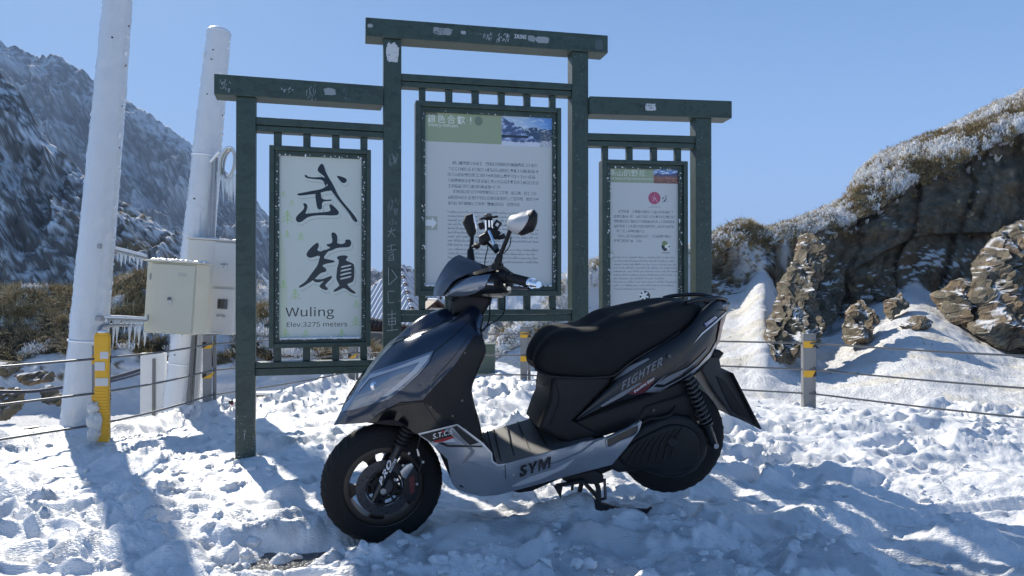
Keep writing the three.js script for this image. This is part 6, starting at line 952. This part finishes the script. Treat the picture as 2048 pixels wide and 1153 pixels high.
{
  const dot = (P, px, py, s = 0.007) => { const d = -P.g.position.z - 0.12, w = P.g.worldToLocal(at(px, py, d)), az = Math.atan2(w.x, Math.sqrt(Math.max(0.0004, P.rad(w.y) ** 2 - w.x * w.x))); onPole(P, w.y, az, hole, new THREE.CylinderGeometry(s, s, 0.008, 12).rotateX(Math.PI / 2), 'step_hole'); };
  for (const [x, y] of [[252, 36], [245, 118], [238, 203], [231, 288], [212, 67]]) dot(pole1, x, y); for (const [x, y] of [[425, 99], [450, 105], [422, 118], [414, 188], [436, 227], [421, 367], [389, 398], [417, 422], [352, 710], [378, 770]]) dot(pole2, x, y);
  const ringY = (P, px, py) => P.g.worldToLocal(at(px, py, -P.g.position.z)).y; for (const [P, px, py] of [[pole1, 172, 682], [pole2, 407, 312], [pole2, 362, 726]]) { const y = ringY(P, px, py); part('ice_ring', new THREE.TorusGeometry(P.rad(y) + 0.002, 0.008, 8, 48).rotateX(Math.PI / 2).translate(0, y, 0), rimeIce, P.g); }
  // conduits frozen to the lower pole
  const line = (a, b, r, m, name) => { const A = pole2.g.worldToLocal(at(a[0], a[1], 6.7 - a[2])), B = pole2.g.worldToLocal(at(b[0], b[1], 6.7 - b[2])); part(name, rod(A, B, r, r, 14), m, pole2.g); };
  line([404, 318, 0.09], [397, 480, 0.11], 0.026, glaze, 'conduit'); line([431, 316, 0.08], [424, 480, 0.10], 0.022, zinc, 'conduit'); line([389, 660, 0.13], [375, 836, 0.15], 0.02, zincDark, 'conduit'); line([400, 660, 0.11], [390, 836, 0.12], 0.026, zinc, 'conduit');
  const r = rng(44); for (const [px, py, n, d] of [[412, 108, 7, 6.62], [437, 350, 6, 6.6]]) for (let k = 0; k < n; k++) { const a = pole2.g.worldToLocal(at(px - 4 + 8 * r(), py - 6 + 8 * r(), d)), b = a.clone().add(V(0, -0.05 - 0.07 * r(), 0)); part('icicle', rod(b, a, 0.002, 0.011, 7), ice, pole2.g); }
}
function icicles(parent, pts, seed, min, max, toLocal = (p) => p) { const r = rng(seed); for (const p of pts) { const l = min + (max - min) * Math.pow(r(), 2.2), a = toLocal(p.clone()), b = a.clone().add(V((r() - 0.5) * 0.004, -l, 0)), m = a.clone().lerp(b, 0.45), w = 0.006 + 0.012 * l / max; part('icicle', new THREE.LatheGeometry([[0.0005, -1], [0.22, -0.75], [0.45, -0.45], [0.7, -0.2], [1, 0], [0.6, 0.04], [0, 0.05]].map(([x, y]) => new THREE.Vector2(x * w, y * l)), 9).translate(a.x, a.y, a.z), ice, parent); void b; void m; } }
{ // cream meter box hung between the poles
  const c = at(336, 668, 5.95), g = thing('meter_box', 'cream metal meter box with a frosted lock, hung between the two icy poles', 'meter box', [c.x, c.y, c.z]); g.rotation.z = -0.062; g.updateMatrixWorld(true);
  const cream = std(0.60, 0.58, 0.47, 0.42, 0, { clearcoat: 0.3, bumpMap: iceBump, bumpScale: 0.0008 }), w = 0.395, h = 0.565, d = 0.25;
  part('box_body', box(w, h, d, 0, h / 2, -d / 2, 0.006), cream, g); part('door', box(w - 0.05, h - 0.03, 0.014, 0.014, h / 2, 0.007, 0.004), cream, g); part('roof_sheet', box(w + 0.04, 0.014, d + 0.05, 0, h + 0.008, -d / 2 + 0.01, 0.004), cream, g);
  part('roof_ice', merge(Array.from({ length: 26 }, (_, k) => blob(-w / 2 + k * w / 25, h + 0.017, -0.01 - 0.2 * hash(k, 1, 1), 0.022 + 0.012 * hash(k, 2, 3), k, 0.5, 1))), rimeIce, g);
  const lock = part('lock', new THREE.CylinderGeometry(0.014, 0.014, 0.014, 18).rotateX(Math.PI / 2).translate(0.0, h * 0.49, 0.018), zincDark, g); icicles(lock, [V(0.012, h * 0.49 - 0.008, 0.024)], 3, 0.05, 0.07);
  for (const y of [0.12, h - 0.12]) part('hinge', new THREE.CylinderGeometry(0.006, 0.006, 0.05, 10).translate(-w / 2 + 0.036, y, 0.016), zinc, g); part('rating_plate', box(0.07, 0.03, 0.002, 0.09, h - 0.09, 0.0155), std(0.5, 0.49, 0.42, 0.4), g);
  const loc = (px, py, dd) => g.worldToLocal(at(px, py, dd));
  for (const [y0, y1, n, sd] of [[493, 516, 10, 5], [637, 641, 16, 6]]) {
    const a = loc(198, y0, 5.5), b = loc(292, y1, 5.9), ar = part('bracket_arm', merge([rod(a, b, 0.014, 0.014, 4), box(0.05, 0.036, 0.05, a.x, a.y, a.z, 0.004)]), zinc, g); part('arm_ice', tube([a.clone().add(V(0, 0.012, 0)), a.clone().lerp(b, 0.5).add(V(0, 0.016, 0)), b.clone().add(V(0, 0.012, 0))], 0.013, 20, 7), rimeIce, ar);
    icicles(ar, Array.from({ length: n }, (_, k) => a.clone().lerp(b, 0.1 + 0.88 * (k + 0.3 * hash(k, sd, 2)) / n).add(V(0, -0.012, 0.004 * hash(k, sd, 5)))), sd, 0.03, sd === 6 ? 0.24 : 0.13);
  }
  const pipe = part('pipe', tube([loc(196, 668, 5.45), loc(203, 655, 5.5), loc(216, 652, 5.55), loc(286, 650, 5.9)], 0.013, 24, 10), zinc, g); void pipe;
  icicles(g, Array.from({ length: 5 }, (_, k) => V(-w / 2 + 0.01 + k * 0.075, 0.004, 0.0)), 21, 0.02, 0.07); icicles(g, [V(-w / 2 + 0.008, 0.01, -0.02)], 22, 0.13, 0.14);
}
{ // white cabinet with a dial window on the shorter pole
  const c = at(415, 668, 6.42), g = thing('meter_cabinet', 'white two-door meter cabinet with a small dark dial window on the shorter pole', 'meter cabinet', [c.x, c.y, c.z], 0.12); g.rotation.z = -0.062; g.updateMatrixWorld(true);
  const white = std(0.62, 0.615, 0.60, 0.4, 0, { clearcoat: 0.3, bumpMap: iceBump, bumpScale: 0.0008 }), H = 0.80;
  part('box_body', box(0.42, H, 0.3, 0.0, H / 2, -0.15, 0.008), white, g); part('roof_sheet', box(0.46, 0.016, 0.34, 0, H + 0.009, -0.15, 0.004), white, g); part('roof_ice', merge(Array.from({ length: 24 }, (_, k) => blob(-0.2 + k * 0.017, H + 0.018, -0.03 - 0.22 * hash(k, 4, 1), 0.024, k + 40, 0.45, 1))), rimeIce, g);
  const up = part('door', box(0.19, 0.375, 0.016, 0.112, H - 0.2, 0.008, 0.004), white, g), lo = part('door', box(0.19, 0.385, 0.02, 0.108, 0.2, 0.010, 0.004), white, g); part('side_panel', box(0.012, H - 0.04, 0.27, 0.213, H / 2, -0.15, 0.002), white, g);
  part('window_frame', box(0.084, 0.086, 0.006, 0.112, 0.262, 0.023, 0.002), zincDark, lo); part('dial_window', box(0.066, 0.068, 0.004, 0.112, 0.262, 0.0275, 0.001), std(0.02, 0.018, 0.016, 0.08, 0, { clearcoat: 1 }), lo); part('latch', merge([box(0.07, 0.012, 0.01, 0.10, 0.165, 0.025, 0.003), new THREE.CylinderGeometry(0.012, 0.012, 0.012, 14).rotateX(Math.PI / 2).translate(0.08, 0.16, 0.025), new THREE.CylinderGeometry(0.012, 0.012, 0.012, 14).rotateX(Math.PI / 2).translate(0.125, 0.16, 0.025)]), zinc, lo);
  part('latch', box(0.055, 0.014, 0.014, 0.10, H - 0.20, 0.02, 0.003), zinc, up); icicles(up, [V(0.085, H - 0.205, 0.03), V(0.118, H - 0.205, 0.03)], 31, 0.03, 0.08);
}
{ // coil of cable by the shorter pole, hung with ice
  const c = at(455, 328, 6.55), g = thing('cable_coil', 'loop of cable frozen in ice with icicles below it, on the shorter pole', 'cable', [c.x, c.y, c.z]); const loop = (rx, ry, r, m, n, dz, dx = 0) => part(n, new THREE.TubeGeometry(new THREE.CatmullRomCurve3(Array.from({ length: 28 }, (_, k) => { const a = k / 28 * 6.2832; return V(dx + Math.cos(a) * rx + 0.016 * Math.sin(a), Math.sin(a) * ry, dz + 0.02 * Math.cos(a)); }), true), 80, r, 9, true), m, g);
  loop(0.066, 0.132, 0.011, std(0.30, 0.26, 0.13, 0.4), 'cable', 0); loop(0.074, 0.142, 0.016, ice, 'ice_sheath', 0.004); loop(0.058, 0.12, 0.010, zinc, 'cable', -0.02, 0.01);
  icicles(g, Array.from({ length: 11 }, (_, k) => V(-0.045 + k * 0.011, -0.10 - 0.03 * Math.sin(k / 10 * Math.PI), 0.004 * (k % 3))), 61, 0.12, 0.30); part('cable_tie', rod(V(-0.07, 0.11, 0), V(-0.17, 0.03, -0.06), 0.012, 0.014, 10), rimeIce, g);
}
{ // upright white cover plate behind the cables
  const c = at(307, 842, 6.75), g = thing('cover_plate', 'upright white sheet metal cover with a grey strip, standing between the poles', 'metal cover', [c.x, c.y - 0.05, c.z], 0.1); part('sheet', box(0.215, 0.66, 0.05, 0, 0.33, 0, 0.006), std(0.66, 0.67, 0.68, 0.5, 0, { bumpMap: iceBump, bumpScale: 0.001 }), g); part('strip', box(0.026, 0.6, 0.014, 0.012, 0.31, 0.031, 0.003), zincDark, g);
  const kerb = thing('concrete_block', 'low white iced block at the foot of the taller pole', 'block', at(112, 892, 5.25).toArray()); part('block', box(0.16, 0.2, 0.14, 0, 0.03, 0, 0.012), rimeIce, kerb); for (let k = 0; k < 5; k++) part('ice_knob', blob(-0.07 + k * 0.035, 0.135, 0.04, 0.012, k, 0.8, 2), rimeIce, kerb);
}
// ---------- cable fence round the lot ----------
const yellow = std(0.78, 0.42, 0.015, 0.4, 0, { bumpMap: iceBump, bumpScale: 0.0006 }), blackBand = std(0.02, 0.02, 0.02, 0.6), galv = std(0.24, 0.245, 0.25, 0.5, 0.4, { bumpMap: iceBump, bumpScale: 0.0012 });
const fence = thing('cable_fence', 'low fence of galvanised posts with yellow reflectors and three steel cables', 'fence');
{
  const posts = [[-3.75, 3.45], [(205 - 1024) / FPX * 4.95, 4.95], [(421.5 - 1024) / FPX * 6.33, 6.33], [(708 - 1024) / FPX * 8.3, 8.3], [(1051 - 1024) / FPX * 7.9, 7.9], [(1617 - 1024) / FPX * 6.42, 6.42], [4.0, 4.7]];
  const hs = [0.548, 0.325, 0.12], at3 = posts.map(([x, d]) => V(x, 0, -d));
  at3.forEach((p, i) => {
    const g = new THREE.Group(); g.name = 'fence_post'; g.position.copy(p); fence.add(g); const a = at3[Math.max(0, i - 1)], b = at3[Math.min(at3.length - 1, i + 1)]; g.rotation.y = [0.4, 0.3, 0.05, 0, -0.02, -0.06, -0.3][i]; void a; void b;
    part('web', box(0.072, 0.86, 0.008, -0.016, 0.19, 0.03, 0.002), galv, g); part('flange', box(0.008, 0.86, 0.07, -0.05, 0.19, -0.004, 0.002), galv, g); part('flange', box(0.030, 0.86, 0.008, 0.039, 0.19, 0.014, 0.002), galv, g); part('post_cap', box(0.108, 0.008, 0.075, -0.002, 0.624, 0, 0.002), galv, g);
    for (const y of [0.54, 0.29]) { const sh = new THREE.Shape([[-0.05, -0.03], [0.02, -0.03], [0.05, 0.026], [-0.05, 0.026]].map((q) => new THREE.Vector2(...q))); if (i === 2 || i === 3) { sh.setFromPoints([[-0.05, -0.03], [0.02, 0.026], [0.052, 0.026], [0.052, -0.03]].map((q) => new THREE.Vector2(...q))); } const band = part('reflector', new THREE.ExtrudeGeometry(sh, { depth: 0.002, bevelEnabled: false }).translate(-0.004, y, 0.0355), yellow, g); part('black_mark', box(0.034, 0.052, 0.003, i === 2 || i === 3 ? -0.04 : 0.04, y, 0.0205 + (i === 2 || i === 3 ? 0.0145 : 0), 0.0005), blackBand, g); void band; }
    for (const h of hs) part('cable_eye', new THREE.TorusGeometry(0.012, 0.004, 6, 14).rotateY(Math.PI / 2).translate(0.046, h + 0.005, 0.026), zincDark, g);
  });
  for (let i = 0; i < at3.length - 1; i++) for (const h of hs) { const a = at3[i].clone().add(V(0.02, h, 0.045)), b = at3[i + 1].clone().add(V(0.02, h, 0.045)); part('steel_cable', tube([a, a.clone().lerp(b, 0.5).add(V(0, -0.012, 0)), b], 0.0075, 16, 8), zincDark, fence); }
}
{ // yellow flexible marker post
  const c = at(204, 872, 4.8), g = thing('marker_post', 'yellow ribbed marker post with white reflector patches and an ice lump', 'marker post', [c.x, c.y - 0.04, c.z], 0.12), H = 0.70, body = [];
  part('post_body', box(0.088, H, 0.03, 0, H / 2, 0, 0.012), yellow, g); for (let k = 0; k < 17; k++) body.push(box(0.094, 0.010, 0.036, 0, 0.03 + k * 0.0195, 0, 0.004)); body.forEach((b) => part('rib', b, yellow, g)); part('top_plate', box(0.094, 0.14, 0.036, 0, H - 0.085, 0, 0.010), yellow, g);
  const patch = std(0.6, 0.6, 0.6, 0.35); for (const [x, y, w, h] of [[0.018, 0.555, 0.05, 0.045], [-0.008, 0.485, 0.062, 0.055], [0.004, 0.385, 0.078, 0.05]]) part('reflector_patch', box(w, h, 0.004, x, y, 0.0175, 0.0015), patch, g); part('ice_lump', merge([blob(-0.045, 0.22, 0.01, 0.036, 2, 1.2, 3, 0.5), blob(-0.04, 0.14, 0.015, 0.042, 5, 1.4, 3, 0.5), blob(-0.04, 0.06, 0.015, 0.04, 7, 1.4, 3, 0.5), blob(-0.02, 0.13, 0.02, 0.032, 9, 2.2, 3, 0.4)]), std(0.86, 0.88, 0.88, 0.3, 0, { transmission: 0.35, thickness: 0, ior: 1.31 }), g); part('snow_cap', blob(0, H + 0.004, 0, 0.03, 14, 0.35, 2), rimeIce, g);
}
// ---------- small things beyond the fence ----------
{
  const paint = std(0.10, 0.135, 0.10, 0.5, 0, { bumpMap: iceBump, bumpScale: 0.001 }), c = at(962, 762, 9.1), g = thing('green_cabinet', 'olive green cabinet with a white painted mark behind the cable fence', 'cabinet', [c.x, c.y - 0.15, c.z]); part('cabinet_body', box(0.34, 0.62, 0.3, 0, 0.28, 0, 0.008), paint, g); part('lid', box(0.36, 0.016, 0.32, 0, 0.596, 0, 0.004), paint, g);
  const mk = []; for (const sh of font.generateShapes('9+', 0.075)) mk.push(new THREE.ShapeGeometry(sh)); part('painted_mark', merge(mk).translate(0.03, 0.17, 0.1525), std(0.7, 0.7, 0.68, 0.6), g); part('door_seam', box(0.004, 0.55, 0.002, -0.06, 0.28, 0.1515), hole, g);
  const t = at(528, 797, 7.9), tr = thing('low_trough', 'low grey-green trough edged with snow behind the sign post', 'trough', [t.x, t.y - 0.06, t.z], 0.2); part('trough_body', box(0.34, 0.16, 0.16, 0, 0.03, 0, 0.006), std(0.17, 0.19, 0.17, 0.6), tr); part('snow_edge', box(0.36, 0.02, 0.17, 0, 0.118, 0, 0.009), rimeIce, tr);
  const k = at(462, 812, 6.3), tp = thing('bottle_cap_litter', 'scrap of black and red litter lying on a snow lump', 'litter', [k.x, k.y, k.z]); part('black_scrap', blob(0, 0.03, 0, 0.02, 3, 0.8, 2), std(0.02, 0.02, 0.025, 0.5), tp); part('red_scrap', blob(0.014, 0.018, 0.008, 0.012, 8, 0.8, 2), std(0.3, 0.03, 0.03, 0.5), tp); part('snow_lump', blob(-0.035, 0.01, 0.01, 0.028, 5, 0.8, 3), rimeIce, tp);
}
{ // hut with a tiled hip roof under snow
  const g = thing('hut', 'hut with a snow-covered tiled hip roof beyond the cable fence', 'house'), A = at(801, 543, 27), FL = at(650, 655, 26.2), FR = at(832, 660, 24.2), BR = at(925, 640, 28.5), BL = at(742, 640, 31);
  const snowRoof = std(0.78, 0.8, 0.83, 0.7), tile = std(0.10, 0.065, 0.05, 0.7), mortar = std(0.14, 0.095, 0.08, 0.7), roof = new THREE.Group(); roof.name = 'roof'; g.add(roof);
  const tri = (a, b, c) => { const q = new THREE.BufferGeometry(); q.setAttribute('position', new THREE.Float32BufferAttribute([a, b, c].flatMap((v) => [v.x, v.y, v.z]), 3)); q.computeVertexNormals(); return solidify(mergeVertices(q), 0.08); };
  const faces = [[FL, FR, 0], [FR, BR, 1], [BR, BL, 1], [BL, FL, 0]]; faces.forEach(([a, b, k]) => part('roof_plane', tri(A, a, b), k ? tile : tile, roof));
  for (const [a, b, k] of faces.slice(0, 2)) { const n = k ? 13 : 22, nn = b.clone().sub(a).cross(A.clone().sub(a)).normalize(); if (nn.y < 0) nn.negate(); for (let i = 0; i < n; i++) { const u = (i + 0.5) / n, e = a.clone().lerp(b, u), up = A.clone().sub(a.clone().lerp(b, 0.5)), s = 1 - Math.abs(2 * u - 1), t = e.clone().addScaledVector(up, s), off = nn.clone().multiplyScalar(0.05), bare = k ? 0.45 : 0.12, m = e.clone().lerp(t, bare); part('tile_course', rod(e.clone().add(off), t.clone().add(off), 0.07, 0.06, 8), tile, roof); if (s > 0.05) part('snow_cover', rod(m.clone().addScaledVector(nn, 0.09 + 0.02 * hash(i, k, 4)), t.clone().addScaledVector(nn, 0.10), k ? 0.07 : 0.105, k ? 0.09 : 0.105, 8), snowRoof, roof); } }
  for (const c of [FL, FR, BR]) { const n = 22; for (let i = 0; i < n; i++) { const p = A.clone().lerp(c, (i + 0.5) / n); part('ridge_tile', new THREE.CylinderGeometry(0.09, 0.11, 0.16, 8).applyQuaternion(new THREE.Quaternion().setFromUnitVectors(V(0, 1, 0), A.clone().sub(c).normalize())).translate(p.x, p.y + 0.12, p.z), i % 3 === 1 ? mortar : snowRoof, roof); } }
  const wallM = std(0.22, 0.225, 0.21, 0.8), inset = (v) => v.clone().lerp(V((FL.x + BR.x) / 2, v.y, (FL.z + BR.z) / 2), 0.08), C = [FL, FR, BR, BL].map(inset);
  for (let i = 0; i < 4; i++) { const a = C[i], b = C[(i + 1) % 4], v = b.clone().sub(a); v.y = 0; const w = part('wall', box(v.length(), 3.2, 0.12), wallM, g); w.position.set((a.x + b.x) / 2, -0.2 - 1.75 + 0.05, (a.z + b.z) / 2); w.rotation.y = Math.atan2(-v.z, v.x); if (i === 0) for (const u of [-0.42, -0.14, 0.14, 0.36]) { const win = part('window', box(0.6, 1.1, 0.05, u * v.length(), 0.55, 0.07), std(0.02, 0.022, 0.025, 0.1, 0, { clearcoat: 1 }), w); part('window_frame', merge([box(0.68, 0.06, 0.08, u * v.length(), 1.12, 0.08), box(0.68, 0.06, 0.08, u * v.length(), -0.02, 0.08), box(0.06, 1.08, 0.08, u * v.length() - 0.32, 0.55, 0.08), box(0.06, 1.08, 0.08, u * v.length() + 0.32, 0.55, 0.08)]), std(0.5, 0.5, 0.5, 0.5), w); void win; } }
  const k = at(866, 640, 21), s = thing('kiosk', 'small pale kiosk with a brown gable roof beside the tiled hut', 'kiosk', [k.x, k.y - 0.1, k.z], 0.5); s.scale.setScalar(0.6); part('wall', box(0.7, 0.75, 0.7, 0, 0.35, 0), std(0.75, 0.74, 0.72, 0.7), s);
  const gs = new THREE.Shape([[-0.55, 0.7], [0, 1.12], [0.55, 0.7], [0.5, 0.62], [0, 1.02], [-0.5, 0.62]].map((q) => new THREE.Vector2(...q))); part('roof', new THREE.ExtrudeGeometry(gs, { depth: 1.1, bevelEnabled: false }).translate(0, 0, -0.55), std(0.10, 0.065, 0.05, 0.7), s); part('snow_cover', rod(V(0, 1.1, -0.55), V(0, 1.1, 0.55), 0.06, 0.06, 8), snowRoof, s);
}

{ // odds and ends along the left edge
  const a = at(-140, 905, 4.75), b = at(88, 884, 5.3), v = b.clone().sub(a), k = thing('drain_kerb', 'dark wet kerb of a drain along the snow edge by the cables', 'kerb', [(a.x + b.x) / 2, (a.y + b.y) / 2, (a.z + b.z) / 2], Math.atan2(-v.z, v.x)); part('kerb_stone', box(v.length(), 0.16, 0.2, 0, -0.02, 0, 0.01), std(0.03, 0.031, 0.033, 0.5), k); part('kerb_lip', box(v.length(), 0.03, 0.06, 0, 0.07, -0.07, 0.006), std(0.06, 0.06, 0.06, 0.5), k);
  single('black_hose', tube([at(-120, 778, 8.2), at(0, 784, 8.2), at(70, 783, 8.2), at(132, 774, 8.1), at(222, 757, 7.9), at(292, 737, 7.7)], 0.018, 60, 8), std(0.012, 0.014, 0.03, 0.5), 'thick black hose strung behind the poles above shaded snow', 'hose', 'hoses behind the poles');
  single('black_hose', tube([at(222, 764, 7.9), at(260, 754, 7.8), at(292, 744, 7.7)], 0.010, 30, 8), std(0.012, 0.014, 0.03, 0.5), 'thin black hose under the thick one beside the white cover', 'hose', 'hoses behind the poles');
}

renderer.render(scene, camera);
